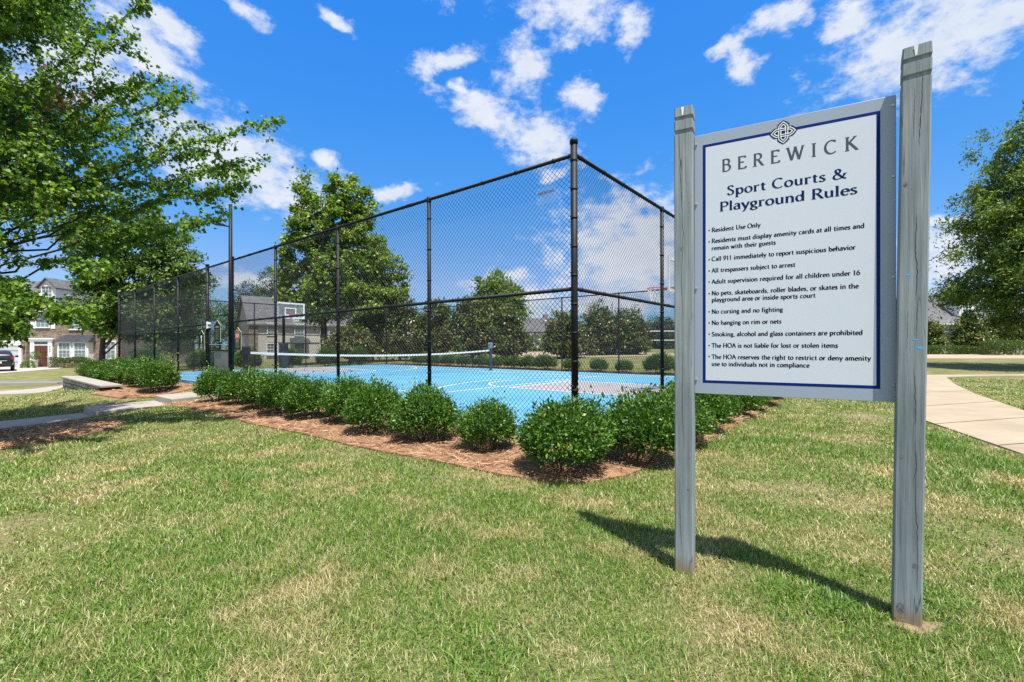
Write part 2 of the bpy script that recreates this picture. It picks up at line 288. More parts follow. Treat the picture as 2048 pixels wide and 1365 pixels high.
# ------------------------------------------------------------------ objects
def tag(o, label=None, cat=None, group=None, kind=None):
    if label: o['label'] = label
    if cat: o['category'] = cat
    if group: o['group'] = group
    if kind: o['kind'] = kind
    return o
def empty(name, loc=(0, 0, 0), rz=0.0, label=None, cat=None, group=None):
    o = bpy.data.objects.new(name, None); COL.objects.link(o); o.location = loc; o.rotation_euler = (0, 0, rz)
    o.empty_display_size = .2
    return tag(o, label, cat, group)
def np_obj(name, V, Fa, mat, parent=None, smooth=False):
    V = np.asarray(V, dtype=np.float32); Fa = np.asarray(Fa, dtype=np.int32); k = Fa.shape[1]
    me = bpy.data.meshes.new(name); me.vertices.add(len(V)); me.vertices.foreach_set('co', V.ravel())
    me.loops.add(Fa.size); me.loops.foreach_set('vertex_index', Fa.ravel())
    me.polygons.add(len(Fa)); me.polygons.foreach_set('loop_start', np.arange(0, Fa.size, k, dtype=np.int32))
    me.polygons.foreach_set('loop_total', np.full(len(Fa), k, dtype=np.int32))
    if smooth: me.polygons.foreach_set('use_smooth', np.ones(len(Fa), dtype=bool))
    me.update(calc_edges=True); me.materials.append(mat)
    o = bpy.data.objects.new(name, me); COL.objects.link(o)
    if parent is not None: o.parent = parent
    return o
class MB:
    def __init__(s): s.v = []; s.f = []; s.sm = []
    def add(s, vs, fs, smooth=False):
        b = len(s.v); s.v += [tuple(v) for v in vs]; s.f += [tuple(b+i for i in f) for f in fs]; s.sm += [smooth]*len(fs); return s
    def box(s, x0, x1, y0, y1, z0, z1, T=None):
        vs = [(x0, y0, z0), (x1, y0, z0), (x1, y1, z0), (x0, y1, z0), (x0, y0, z1), (x1, y0, z1), (x1, y1, z1), (x0, y1, z1)]
        if T is not None: vs = [tuple(T @ Vector(v)) for v in vs]
        return s.add(vs, [(0, 3, 2, 1), (4, 5, 6, 7), (0, 1, 5, 4), (1, 2, 6, 5), (2, 3, 7, 6), (3, 0, 4, 7)])
    def tube(s, pts, rad, n=10, cap=True):
        pts = [Vector(p) for p in pts]; rad = rad if hasattr(rad, '__len__') else [rad]*len(pts)
        vs = []; fs = []; ref = None
        for i, p in enumerate(pts):
            d = (pts[min(i+1, len(pts)-1)] - pts[max(i-1, 0)]).normalized()
            if ref is None: ref = d.orthogonal().normalized()
            a = (ref - d*ref.dot(d)); a = a.normalized() if a.length > 1e-6 else d.orthogonal().normalized(); ref = a; b = d.cross(a)
            for k in range(n):
                t = 2*math.pi*k/n; vs.append(p + (a*math.cos(t) + b*math.sin(t))*rad[i])
        for i in range(len(pts)-1):
            for k in range(n):
                fs.append((i*n+k, i*n+(k+1) % n, (i+1)*n+(k+1) % n, (i+1)*n+k))
        s.add(vs, fs, True)
        if cap:
            base = len(s.v) - len(vs)
            s.f.append(tuple(base+k for k in reversed(range(n)))); s.f.append(tuple(base+(len(pts)-1)*n+k for k in range(n))); s.sm += [False]*2
        return s
    def lathe(s, c, prof, n=16):
        vs = []; fs = []
        for (r, z) in prof:
            for k in range(n):
                t = 2*math.pi*k/n; vs.append((c[0]+r*math.cos(t), c[1]+r*math.sin(t), c[2]+z))
        for i in range(len(prof)-1):
            for k in range(n): fs.append((i*n+k, i*n+(k+1) % n, (i+1)*n+(k+1) % n, (i+1)*n+k))
        return s.add(vs, fs, True)
    def prism(s, poly, y0, y1, T=None):
        """poly in (x,z), extruded along y"""
        n = len(poly); vs = [(x, y0, z) for x, z in poly] + [(x, y1, z) for x, z in poly]
        if T is not None: vs = [tuple(T @ Vector(v)) for v in vs]
        fs = [tuple(range(n)), tuple(reversed(range(n, 2*n)))] + [(i, n+i, n+(i+1) % n, (i+1) % n) for i in range(n)]
        return s.add(vs, fs)
    def build(s, name, mat, parent=None, bevel=0.0):
        me = bpy.data.meshes.new(name); me.from_pydata(s.v, [], s.f); me.materials.append(mat)
        me.polygons.foreach_set('use_smooth', s.sm); me.update()
        o = bpy.data.objects.new(name, me); COL.objects.link(o)
        if parent is not None: o.parent = parent
        if bevel:
            b = o.modifiers.new('bevel', 'BEVEL'); b.width = bevel; b.segments = 2; b.limit_method = 'ANGLE'
        return o
def copy_tree(o, parent=None):
    c = o.copy(); COL.objects.link(c)
    if parent is not None: c.parent = parent
    for ch in list(o.children): copy_tree(ch, c)
    return c

# ------------------------------------------------------------------ terrain height (thin plate through surveyed points)
CT = 0.08                                     # court level
C0 = np.array([.789, 5.72]); UU = np.array([-.7815, .624]); VV = np.array([.624, .7815]); LEN, WID = 23.25, 14.1; BAY = 2.72
def cp(u, v, z=0.0): q = C0 + UU*u + VV*v; return (float(q[0]), float(q[1]), z)
ctrl = [(0, -3, 0), (0, 0, 0), (0, 2, 0), (1, 2.6, 0), (1.85, 2.1, 0), (-2, 3, 0), (.75, 4.3, 0), (-5, 3, -.04), (5, 3, .0), (-5, 5, -.05), (-4.6, 7.8, 0), (-7.4, 6.6, -.2), (-9, 8, -.25),
        (-10.9, 9.8, -.45), (-12.3, 8.0, -.58), (-9.55, 11.45, -.30), (-8.85, 12.3, -.14), (-10.4, 12.2, -.22), (-8.7, 10.6, -.2), (-7.3, 10, -.04), (-14, 9, -.5), (4.7, 8.7, 0), (6, 5.4, 0), (7, 7.9, 0), (10, 9, 0), (8.2, 10.4, 0), (12.4, 12.2, 0), (17.4, 18.6, .05),
        (-12.2, 13.5, 0), (-17.1, 17.4, -.3), (-17.2, 17.0, -.47), (-14.6, 15.1, -.2), (-17, 15.5, -.5), (-18.5, 19, -.5), (-20, 17, -.6), (-26, 24, -.7), (-22, 27, -.7), (-45, 27, -.72), (-50, 45, -.74), (-38, 45, -.74), (-30, 60, -.5), (-60, 60, -.9), (-40, 15, -.8),
        (20, 30, .3), (30, 30, .3), (25, 45, .5), (40, 50, .55), (11, 35, .5), (11, 50, .7), (0, 50, .55), (-10, 45, .1), (-18, 40, -.3), (0, 90, .8), (60, 90, .8), (-60, 110, -.8), (60, 10, .2), (-30, -20, -.4), (30, -20, .1), (0, -40, 0)]
for u in (0, 4, 8, 12, 16, 20, LEN):
    for v in (-.15, WID+.15): ctrl.append(cp(u, v, .035 if v < 1 else .06))
for v in (3.5, 7, 10.5):
    for u in (-.15, LEN+.15): ctrl.append(cp(u, v, .035))
CPT = np.array(ctrl)
def _phi(r): return np.where(r > 1e-9, r*r*np.log(np.maximum(r, 1e-9)), 0.0)
_n = len(CPT); _A = np.zeros((_n+3, _n+3)); _D = np.linalg.norm(CPT[:, None, :2]-CPT[None, :, :2], axis=2)
_A[:_n, :_n] = _phi(_D) + np.eye(_n)*.02; _A[:_n, _n] = 1; _A[:_n, _n+1:] = CPT[:, :2]; _A[_n:, :_n] = _A[:_n, _n:].T
_w = np.linalg.solve(_A, np.concatenate([CPT[:, 2], np.zeros(3)]))
def gz(P):
    P = np.atleast_2d(np.asarray(P, float))[:, :2]
    r0 = np.hypot(P[:, 0], P[:, 1]); q = P*np.minimum(1, 95/np.maximum(r0, 1e-6))[:, None]
    out = np.empty(len(P))
    for i in range(0, len(P), 20000):
        s = q[i:i+20000]; D = np.linalg.norm(s[:, None]-CPT[None, :, :2], axis=2)
        out[i:i+20000] = _phi(D) @ _w[:_n] + _w[_n] + s @ _w[_n+1:]
    return np.clip(out, -1.2, 1.1)
def g1(x, y): return float(gz([(x, y)])[0])
def gp(px, py, zoff=0.0):
    """where the line of sight through a photo pixel meets the ground"""
    a, b = (px-1024)/F, (HY-py)/F; y = 1.5
    for _ in range(4000):
        if CAMZ + b*y <= g1(a*y, y): break
        y *= 1.02
    lo, hi = y/1.02, y
    for _ in range(14):
        m = (lo+hi)/2
        if CAMZ + b*m <= g1(a*m, m): hi = m
        else: lo = m
    return (a*hi, hi)
def at(px, py, y): return Vector(((px-1024)/F*y, y, CAMZ+(HY-py)/F*y))

def inpoly(P, poly):
    P = np.asarray(P); x, y = P[:, 0], P[:, 1]; r = np.zeros(len(P), bool); n = len(poly)
    for i in range(n):
        x0, y0 = poly[i][:2]; x1, y1 = poly[(i+1) % n][:2]
        c = ((y0 > y) != (y1 > y)); r ^= c & (x < (x1-x0)*(y-y0)/((y1-y0) or 1e-12)+x0)
    return r
def drape(name, poly, dz, mat, step=.5, skirt=.05, mound=0.0):
    """a sheet following the ground inside an outline, with a skirt at its edge"""
    import bmesh
    bm = bmesh.new(); pts = []
    n = len(poly)
    for i in range(n):
        a, b = np.array(poly[i][:2]), np.array(poly[(i+1) % n][:2]); k = max(1, int(np.linalg.norm(b-a)/step))
        for j in range(k): pts.append(a+(b-a)*j/k)
    vs = [bm.verts.new((p[0], p[1], 0)) for p in pts]; bm.faces.new(vs)
    xs = np.array(pts)
    ext = xs.max(0)-xs.min(0)
    for ax in (0, 1):
        k = int(ext[ax]/step)
        for j in range(1, k+1):
            co = Vector((0, 0, 0)); co[ax] = xs[:, ax].min()+j*step; no = Vector((0, 0, 0)); no[ax] = 1
            bmesh.ops.bisect_plane(bm, geom=bm.verts[:]+bm.edges[:]+bm.faces[:], plane_co=co, plane_no=no)
    bmesh.ops.recalc_face_normals(bm, faces=bm.faces)
    if sum(f.normal.z for f in bm.faces) < 0: bmesh.ops.reverse_faces(bm, faces=bm.faces)
    bm.verts.ensure_lookup_table(); z = gz([(v.co.x, v.co.y) for v in bm.verts])
    bd = np.array([v.is_boundary for v in bm.verts])
    for v, zz, b in zip(bm.verts, z, bd): v.co.z = zz+dz+(0 if b else mound*(.5+.5*math.sin(v.co.x*3.1+v.co.y*2.3)))
    if skirt:
        be = [e for e in bm.edges if e.is_boundary]
        r = bmesh.ops.extrude_edge_only(bm, edges=be)
        for v in r['geom']:
            if isinstance(v, bmesh.types.BMVert): v.co.z -= skirt
    me = bpy.data.meshes.new(name); bm.to_mesh(me); bm.free(); me.materials.append(mat)
    o = bpy.data.objects.new(name, me); COL.objects.link(o); return tag(o, kind='structure')

# ground sheet (polar grid, finer near the camera)
def build_ground():
    rr = np.concatenate([[0.0], np.geomspace(.4, 60, 190), np.geomspace(66, 1500, 22)]); na = 256
    th = np.linspace(0, 2*np.pi, na, endpoint=False)
    P = np.array([(r*math.cos(t), r*math.sin(t)) for r in rr[1:] for t in th]); P = np.vstack([[(0, 0)], P])
    Z = gz(P)
    # drop under the court slab so that nothing shows through it
    rel = P-C0; u, v = rel@UU, rel@VV; ins = (u > .3) & (u < LEN-.3) & (v > .3) & (v < WID-.3); Z[ins] = np.minimum(Z[ins], CT-.15)
    V = np.column_stack([P, Z]); nr = len(rr)-1
    i, j = np.meshgrid(np.arange(nr-1), np.arange(na), indexing='ij'); i = i.ravel(); j = j.ravel()
    Q = np.column_stack([1+i*na+j, 1+(i+1)*na+j, 1+(i+1)*na+(j+1) % na, 1+i*na+(j+1) % na])
    jj = np.arange(na); T = np.column_stack([np.zeros(na, int), 1+jj, 1+(jj+1) % na, 1+(jj+1) % na])
    me = bpy.data.meshes.new('ground'); me.from_pydata(V.tolist(), [], [tuple(q) for q in Q.tolist()]+[tuple(t[:3]) for t in T.tolist()])
    me.polygons.foreach_set('use_smooth', [True]*len(me.polygons)); me.materials.append(M['lawn']); me.update()
    o = bpy.data.objects.new('ground', me); COL.objects.link(o); tag(o, kind='structure')
build_ground()

# beds, paths, street
bed_out = [gp(*p) for p in ((318, 803), (350, 814), (420, 826), (500, 849), (600, 868), (700, 893), (800, 912), (900, 931), (1000, 952), (1090, 966), (1180, 969), (1250, 955), (1330, 924), (1400, 890), (1500, 836), (1568, 797))]
bed_poly = bed_out + [cp(-1.3, 9.5)[:2], cp(-1.25, WID+1.5)[:2], cp(-.02, WID+1.5)[:2], cp(-.02, -.02)[:2], cp(10.3, -.02)[:2], cp(10.4, -1.2)[:2]]
drape('mulch_bed', bed_poly, .022, M['mulch'], .35, .06, .02)
bed2 = [cp(12.75, -.02)[:2], cp(12.75, -1.3)[:2], cp(13.5, -1.95)[:2], cp(14.4, -2.3)[:2], cp(14.95, -1.95)[:2], cp(21.3, -1.9)[:2], cp(23.6, -2.2)[:2], cp(25.5, -1)[:2], cp(25.5, -.02)[:2]]
drape('mulch_bed', bed2, .03, M['mulch'], .35, .06, .02)
bed3 = [cp(-1.2, WID+.05)[:2], cp(-1.2, WID+1.7)[:2], cp(LEN+1.5, WID+1.7)[:2], cp(LEN+1.5, -.2)[:2], cp(LEN+.05, -.2)[:2], cp(LEN+.05, WID+.05)[:2]]
drape('mulch_strip', bed3, .03, M['soil'], .8, .06, .02)
ring = [(-8.5+1.75*math.cos(t)*(1+.08*math.sin(3*t)), 7.35+1.5*math.sin(t)*(1+.06*math.cos(5*t))) for t in np.linspace(0, 2*np.pi, 28, endpoint=False)]
drape('mulch_ring', ring, .022, M['mulch'], .35, .06, .03)
path_poly = [(5.3, 3.9), (6.04, 5.39), (7.12, 7.88), (7.85, 9.0), (9.6, 11.1), (13.2, 15.5), (15.6, 18.4), (14.6, 18.8), (14.6, 19.5), (19, 19.6), (40, 20.6), (40, 19.9), (19.2, 18.9), (17.4, 18.3), (14.9, 15.4), (12.4, 12.2), (10.2, 9.1), (8.6, 6.2), (7.6, 3.2)]
drape('footpath', path_poly, .02, M['concrete'], .6, .05)
def jointed(name, segs):
    mb = MB()
    for (a, b) in segs:
        a, b = np.array(a), np.array(b); k = 14; d = (b-a)/np.linalg.norm(b-a); n = np.array([-d[1], d[0]])*.009
        P = [a+(b-a)*i/k for i in range(k+1)]; z = gz(P)+.0245
        vs = [(p[0]+n[0], p[1]+n[1], zz) for p, zz in zip(P, z)]+[(p[0]-n[0], p[1]-n[1], zz) for p, zz in zip(P, z)]
        mb.add(vs, [(i, i+1, k+2+i, k+1+i) for i in range(k)])
    return tag(mb.build(name, M['soil']), kind='structure')
jointed('footpath_joint', [((6.25, 5.87), (8.75, 6.5)), ((6.95, 7.5), (9.75, 8.35)), ((8.35, 9.6), (11.2, 10.6)), ((10.7, 12.4), (13.1, 13.1))])
drape('street', [(-120, 23.7), (-60, 23.9), (-30, 23.7), (-23.5, 24.0), (-23.5, 27.0), (-30, 27.3), (-60, 27.4), (-120, 27.4)], .025, M['asphalt'], 1.2, .05)
drape('driveway', [(-53.5, 27.5), (-37.2, 27.5), (-38.2, 33), (-41.5, 41.8), (-43.5, 44.6), (-54, 44.6)], .03, M['driveway'], 1.2, .05)
drape('sidewalk', [(-40, 15.2), (-26, 16.2), (-21, 17.6), (-18.6, 19.2), (-17.9, 20.3), (-19.0, 21.6), (-20.6, 21.8), (-21.2, 20.3), (-23.5, 18.8), (-27, 17.6), (-40, 16.7)], .03, M['concrete_grey'], .5, .05)
drape('sidewalk', [(-19.2, 21.5), (-19.2, 23.6), (-22.5, 23.6), (-20.8, 21.7)], .034, M['concrete_grey'], .5, .05)
drape('kerb', [(-120, 23.35), (-60, 23.55), (-30, 23.35), (-23.9, 24.0), (-23.9, 24.3), (-30, 23.66), (-60, 23.86), (-120, 23.66)], .10, M['concrete_grey'], 1.2, .12)
drape('parking_road', [(14, 35.2), (60, 35), (60, 46.5), (11.5, 46.5)], .03, M['sand'], 1.5, .05)
drape('sand_court', [(-5, 36), (11, 36.5), (13.9, 36.5), (13.2, 56), (-5, 56)], .026, M['sand'], 1.5, .05)

M['bare'] = pm('bare_soil', (.11, .075, .042), (.25, .185, .11), 16, rough=.95, bump=.6, bscale=60)
BARE = []
for k, (px, py, a, b) in enumerate(((1835, 1256, .12, .05),)):
    x, y = gp(px, py); q = np.random.default_rng(k); t = np.linspace(0, 2*np.pi, 22, endpoint=False); w = 1+.25*np.sin(3*t+k)+.18*np.sin(5*t+2*k)
    pl_ = [(x+a*c*m, y+b*s*m) for c, s, m in zip(np.cos(t), np.sin(t), w)]; BARE.append(pl_); drape('bare_soil', pl_, .006, M['bare'], .12, .02)

# the slabs that step up to the gate
def slab(name, d0, d1, w0, w1, z0, z1, thick, mat, label):
    """along -V from the gate; w across (u); top height z0 -> z1"""
    uc = 11.6; mb = MB(); t = .0
    P = [cp(uc-w0, -d0, z0), cp(uc+w1, -d0, z0), cp(uc+w1, -d1, z1), cp(uc-w0, -d1, z1)]
    vs = [p for p in P]+[(p[0], p[1], p[2]-thick) for p in P]
    mb.add(vs, [(3, 2, 1, 0), (4, 5, 6, 7), (0, 1, 5, 4), (1, 2, 6, 5), (2, 3, 7, 6), (3, 0, 4, 7)])
    o = mb.build(name, mat, bevel=.012); return tag(o, label, 'step', 'concrete slabs stepping down from the court gate') if label else tag(o, kind='structure')
slab('concrete_step', .03, 1.33, .72, .72, .02, -.03, .22, M['concrete_grey'], 'pale concrete slab right outside the court gate, top one of the stepped walk')
slab('concrete_step', 1.335, 2.75, .72, .72, -.165, -.19, .25, M['concrete_grey'], 'mostly shaded concrete slab one step below the slab at the gate')
slab('sidewalk', 2.755, 9.5, .66, .66, -.33, -.52, .25, M['concrete_grey'], None)
# ------------------------------------------------------------------ the sport court slab
def court():
    mb = MB(); ps = [cp(-.12, -.12), cp(LEN+.12, -.12), cp(LEN+.12, WID+.12), cp(-.12, WID+.12)]
    vs = [(p[0], p[1], CT-.006) for p in ps]+[(p[0], p[1], CT-.3) for p in ps]
    mb.add(vs, [(3, 2, 1, 0), (0, 1, 5, 4), (1, 2, 6, 5), (2, 3, 7, 6), (3, 0, 4, 7)])
    tag(mb.build('court_slab', M['concrete_grey']), kind='structure')
    def sheet(name, quads, dz, mat):
        m = MB()
        for q in quads: m.add([cp(u, v, CT+dz) for u, v in q], [tuple(range(len(q)))])
        me = m.build(name, mat); 
        for p in me.data.polygons:
            if p.normal.z < 0: p.flip()
        return tag(me, kind='structure')
    def rect(u0, u1, v0, v1): return [(u0, v0), (u1, v0), (u1, v1), (u0, v1)]
    sheet('court_surface', [rect(.1, LEN-.1, .1, WID-.1)], 0.0, M['court'])
    vc = 7.25; kw = 1.75
    sheet('court_key', [rect(.9, 5.5, vc-kw, vc+kw), rect(LEN-5.5, LEN-.9, vc-kw, vc+kw)], .004, M['courtgrey'])
    L_ = []; w = .03
    def ln(u0, v0, u1, v1):
        a, b = np.array((u0, v0)), np.array((u1, v1)); d = (b-a)/np.linalg.norm(b-a); n = np.array((-d[1], d[0]))*w
        L_.append([tuple(a+n), tuple(b+n), tuple(b-n), tuple(a-n)])
    def arc(uc, v0, r, a0, a1, k=24):
        t = np.linspace(R(a0), R(a1), k)
        for i in range(k-1): ln(uc+r*math.cos(t[i]), v0+r*math.sin(t[i]), uc+r*math.cos(t[i+1]), v0+r*math.sin(t[i+1]))
    for s in (0, 1):
        f = (lambda u: u) if s == 0 else (lambda u: LEN-u)
        for v in (vc-kw, vc+kw): ln(f(.9), v, f(5.5), v)
        ln(f(5.5), vc-kw, f(5.5), vc+kw); ln(f(.9), .6, f(.9), WID-.6)
        arc(f(5.5), vc, 1.75, -90 if s == 0 else 90, 90 if s == 0 else 270)
        arc(f(1.55), vc, 6.3, -72 if s == 0 else 108, 72 if s == 0 else 252, 40)
    ln(.9, .6, LEN-.9, .6); ln(.9, WID-.6, LEN-.9, WID-.6)
    for v in (2.9, 11.6): ln(5.7, v, LEN-5.7, v)
    for u in (5.9, LEN-5.9): ln(u, 2.9, u, 11.6)
    sheet('court_line', L_, .008, M['line'])
court()

# ------------------------------------------------------------------ chain link fence
def chainlink(L, H, z0, pitch=.072, r=.0026, y=0.0):
    """diagonal wires over a rectangle L x H in a local x,z plane, as three sided prisms cut into short lengths"""
    segs = []
    for sgn in (1, -1):
        n = int((L+H)/pitch)+2
        for k in range(n):
            x = -H + k*pitch if sgn > 0 else k*pitch
            # line: x(z) = x + sgn*z
            zs = np.arange(0, H+1e-6, pitch*4)
            if zs[-1] < H: zs = np.append(zs, H)
            for a, b in zip(zs[:-1], zs[1:]):
                xa, xb = x+sgn*a, x+sgn*b
                if min(xa, xb) < 0 or max(xa, xb) > L:
                    if max(xa, xb) < 0 or min(xa, xb) > L: continue
                    t0 = 0.0; t1 = 1.0
                    for lim, s2 in ((0, 1), (L, -1)):
                        fa, fb = s2*(xa-lim), s2*(xb-lim)
                        if fa < 0: t0 = max(t0, fa/(fa-fb))
                        if fb < 0: t1 = min(t1, fa/(fa-fb))
                    if t1-t0 < .02: continue
                    xa2, xb2 = xa+(xb-xa)*t0, xa+(xb-xa)*t1; a2, b2 = a+(b-a)*t0, a+(b-a)*t1
                else: xa2, xb2, a2, b2 = xa, xb, a, b
                segs.append((xa2, a2, xb2, b2, sgn))
    S = np.array(segs); n = len(S); d = np.column_stack([S[:, 2]-S[:, 0], S[:, 3]-S[:, 1]]); d /= np.linalg.norm(d, axis=1)[:, None]
    nx, nz = -d[:, 1], d[:, 0]; V = np.zeros((n, 2, 3, 3)); yo = y + S[:, 4]*.0022
    for e in (0, 1):
        px, pz = S[:, 2*e], S[:, 2*e+1]+z0
        for k in range(3):
            t = 2*math.pi*k/3; V[:, e, k, 0] = px+nx*r*math.cos(t); V[:, e, k, 2] = pz+nz*r*math.cos(t); V[:, e, k, 1] = yo+r*math.sin(t)
    b = (np.arange(n)*6)[:, None, None]
    Fq = b+np.array([[0, 1, 4, 3], [1, 2, 5, 4], [2, 0, 3, 5]])[None]
    return V.reshape(-1, 3), Fq.reshape(-1, 4)
FH = 3.66
MIDZ = 1.205 + (HY-578)/F*5.72      # mid rail above the court
def fence(name, label, a, b, posts, gap=None, ends=(True, True), group='chain link fence runs round the sport court'):
    a = np.array(a[:2]); b = np.array(b[:2]); L = float(np.linalg.norm(b-a)); rz = math.atan2(*(b-a)[::-1])
    root = empty(name, (a[0], a[1], CT), rz, label, 'fence', group)
    spans = [(0, L)] if not gap else [(0, gap[0]), (gap[1], L)]
    if gap: over = (gap[0], gap[1])
    for (s0, s1) in spans:
        V, Fq = chainlink(s1-s0, FH-.05, .03, y=-.045); V[:, 0] += s0; np_obj('wire_mesh', V, Fq, M['wire'], root)
    if gap:
        V, Fq = chainlink(gap[1]-gap[0], FH-2.25, 2.2, y=-.045); V[:, 0] += gap[0]; np_obj('wire_mesh', V, Fq, M['wire'], root)
    def rail(nm, z, r, s0, s1):
        mb = MB(); mb.tube([(s0, 0, z), (s1, 0, z)], r, 10)
        x = s0+.3
        while x < s1: mb.tube([(x-.012, 0, z), (x+.012, 0, z)], r+.005, 10); x += .62
        x = s0+3.2
        while x < s1-.5: mb.tube([(x-.08, 0, z), (x+.08, 0, z)], r+.004, 10); x += 6.4
        mb.build(nm, M['black'], root)
    rail('top_rail', FH-.05, .0265, 0, L)
    for (s0, s1) in spans: rail('mid_rail', MIDZ, .025, s0, s1)
    mb = MB()
    for (s0, s1) in spans: mb.tube([(s0, -.045, .05), (s1, -.045, .05)], .004, 5)
    mb.build('bottom_wire', M['wire'], root)
    for (x, r, top) in posts:
        mb = MB(); mb.tube([(x, 0, -.05), (x, 0, top)], r, 14)
        if r > .04: mb.lathe((x, 0, top), [(r, -.02), (r+.008, -.02), (r+.008, .02), (r+.003, .035), (0.0, .04)], 14)
        else: mb.lathe((x, 0, FH-.05), [(r+.006, -.04), (r+.006, .03), (.02, .045), (0, .05)], 12)
        z = .3
        while z < FH-.1: mb.tube([(x, 0, z-.012), (x, 0, z+.012)], r+.004, 12); z += .36 if r > .04 else .5
        mb.build('post', M['black'], root)
    return root
pl = [(0.0, .044, FH+.11)]+[(BAY*k, .031, FH-.06) for k in (1, 2, 3)]+[(10.74, .045, FH+.02), (12.57, .045, FH+.02)]+[(12.57+2.69*k, .031, FH-.06) for k in (1, 2, 3)]+[(LEN, .045, FH+.05)]
fl = fence('chain_link_fence', 'tall black chain link fence with the gate opening and three green signs', cp(0, 0), cp(LEN, 0), pl, gap=(10.74, 12.57))
fr = fence('chain_link_fence', 'tall black chain link fence running behind the grey rules sign', cp(0, WID), cp(0, 0), [(WID-2.975-2.78*k, .031, FH-.06) for k in (0, 1, 2, 3)]+[(0.0, .043, FH+.05)])
fb = fence('chain_link_fence', 'black chain link fence on the far long side of the court before the magnolias', cp(LEN, WID), cp(0, WID), [(LEN-.1-3.01*k, .031, FH-.06) for k in range(1, 8)])
ff = fence('chain_link_fence', 'black chain link fence behind the far basketball hoop', cp(LEN, 0), cp(LEN, WID), [(2.82*k, .031, FH-.06) for k in (1, 2, 3, 4)]+[(WID, .045, FH+.05)])
# the courts drain: the fence lines follow a slight fall
fl.rotation_euler.y = .0048; ff.location.z -= .11; ff.rotation_euler.y = -.0078; fr.location.z += .07; fr.rotation_euler.y = .005
# stretcher bars and clips at the near corner
mb = MB(); mb.tube([(-.0+.07, -.045, .06), (.07, -.045, FH-.06)], .006, 6)
for z in np.arange(.35, FH, .36): mb.tube([(0, -.02, z), (.085, -.05, z)], .009, 6)
mb.build('stretcher_bar', M['black'], fl)
# gate leaf (ajar, pushed inward) and the gate hinges
gr = empty('court_gate', cp(12.5, .02, CT), math.atan2(UU[1], UU[0])+math.pi, 'black chain link gate leaf standing in the opening between two thick posts', 'gate')
mb = MB()
for x in (.04, 1.68): mb.tube([(x, 0, .08), (x, 0, 2.1)], .024, 10)
for z in (.08, 1.1, 2.1): mb.tube([(.04, 0, z), (1.68, 0, z)], .022, 10)
mb.build('frame', M['black'], gr)
V, Fq = chainlink(1.62, 2.0, .1); V[:, 0] += .05; np_obj('wire_mesh', V, Fq, M['wire'], gr)
mb = MB(); mb.box(.45, 1.6, -.012, .012, .12, 1.08); o = mb.build('kick_panel', pm('gate_panel', (.16, .16, .17), (.2, .2, .21), 3, rough=.4, metal=.3), gr, bevel=.004)
mb = MB()
for z in (.45, 1.86):
    mb.box(-.05, .09, -.05, .05, z-.10, z-.03); mb.box(-.02, .12, -.06, .02, z+.0, z+.06); mb.box(-.04, .04, -.07, -.03, z-.12, z+.08)
mb.build('hinge', M['white'], gr, bevel=.006)
mb = MB(); mb.box(1.6, 1.72, -.05, .05, .98, 1.16); mb.build('latch', M['black'], gr, bevel=.006)
MB().box(.1, 1.6, -.03, -.015, 1.26, 1.275).build('latch_bar', M['steel'], gr)

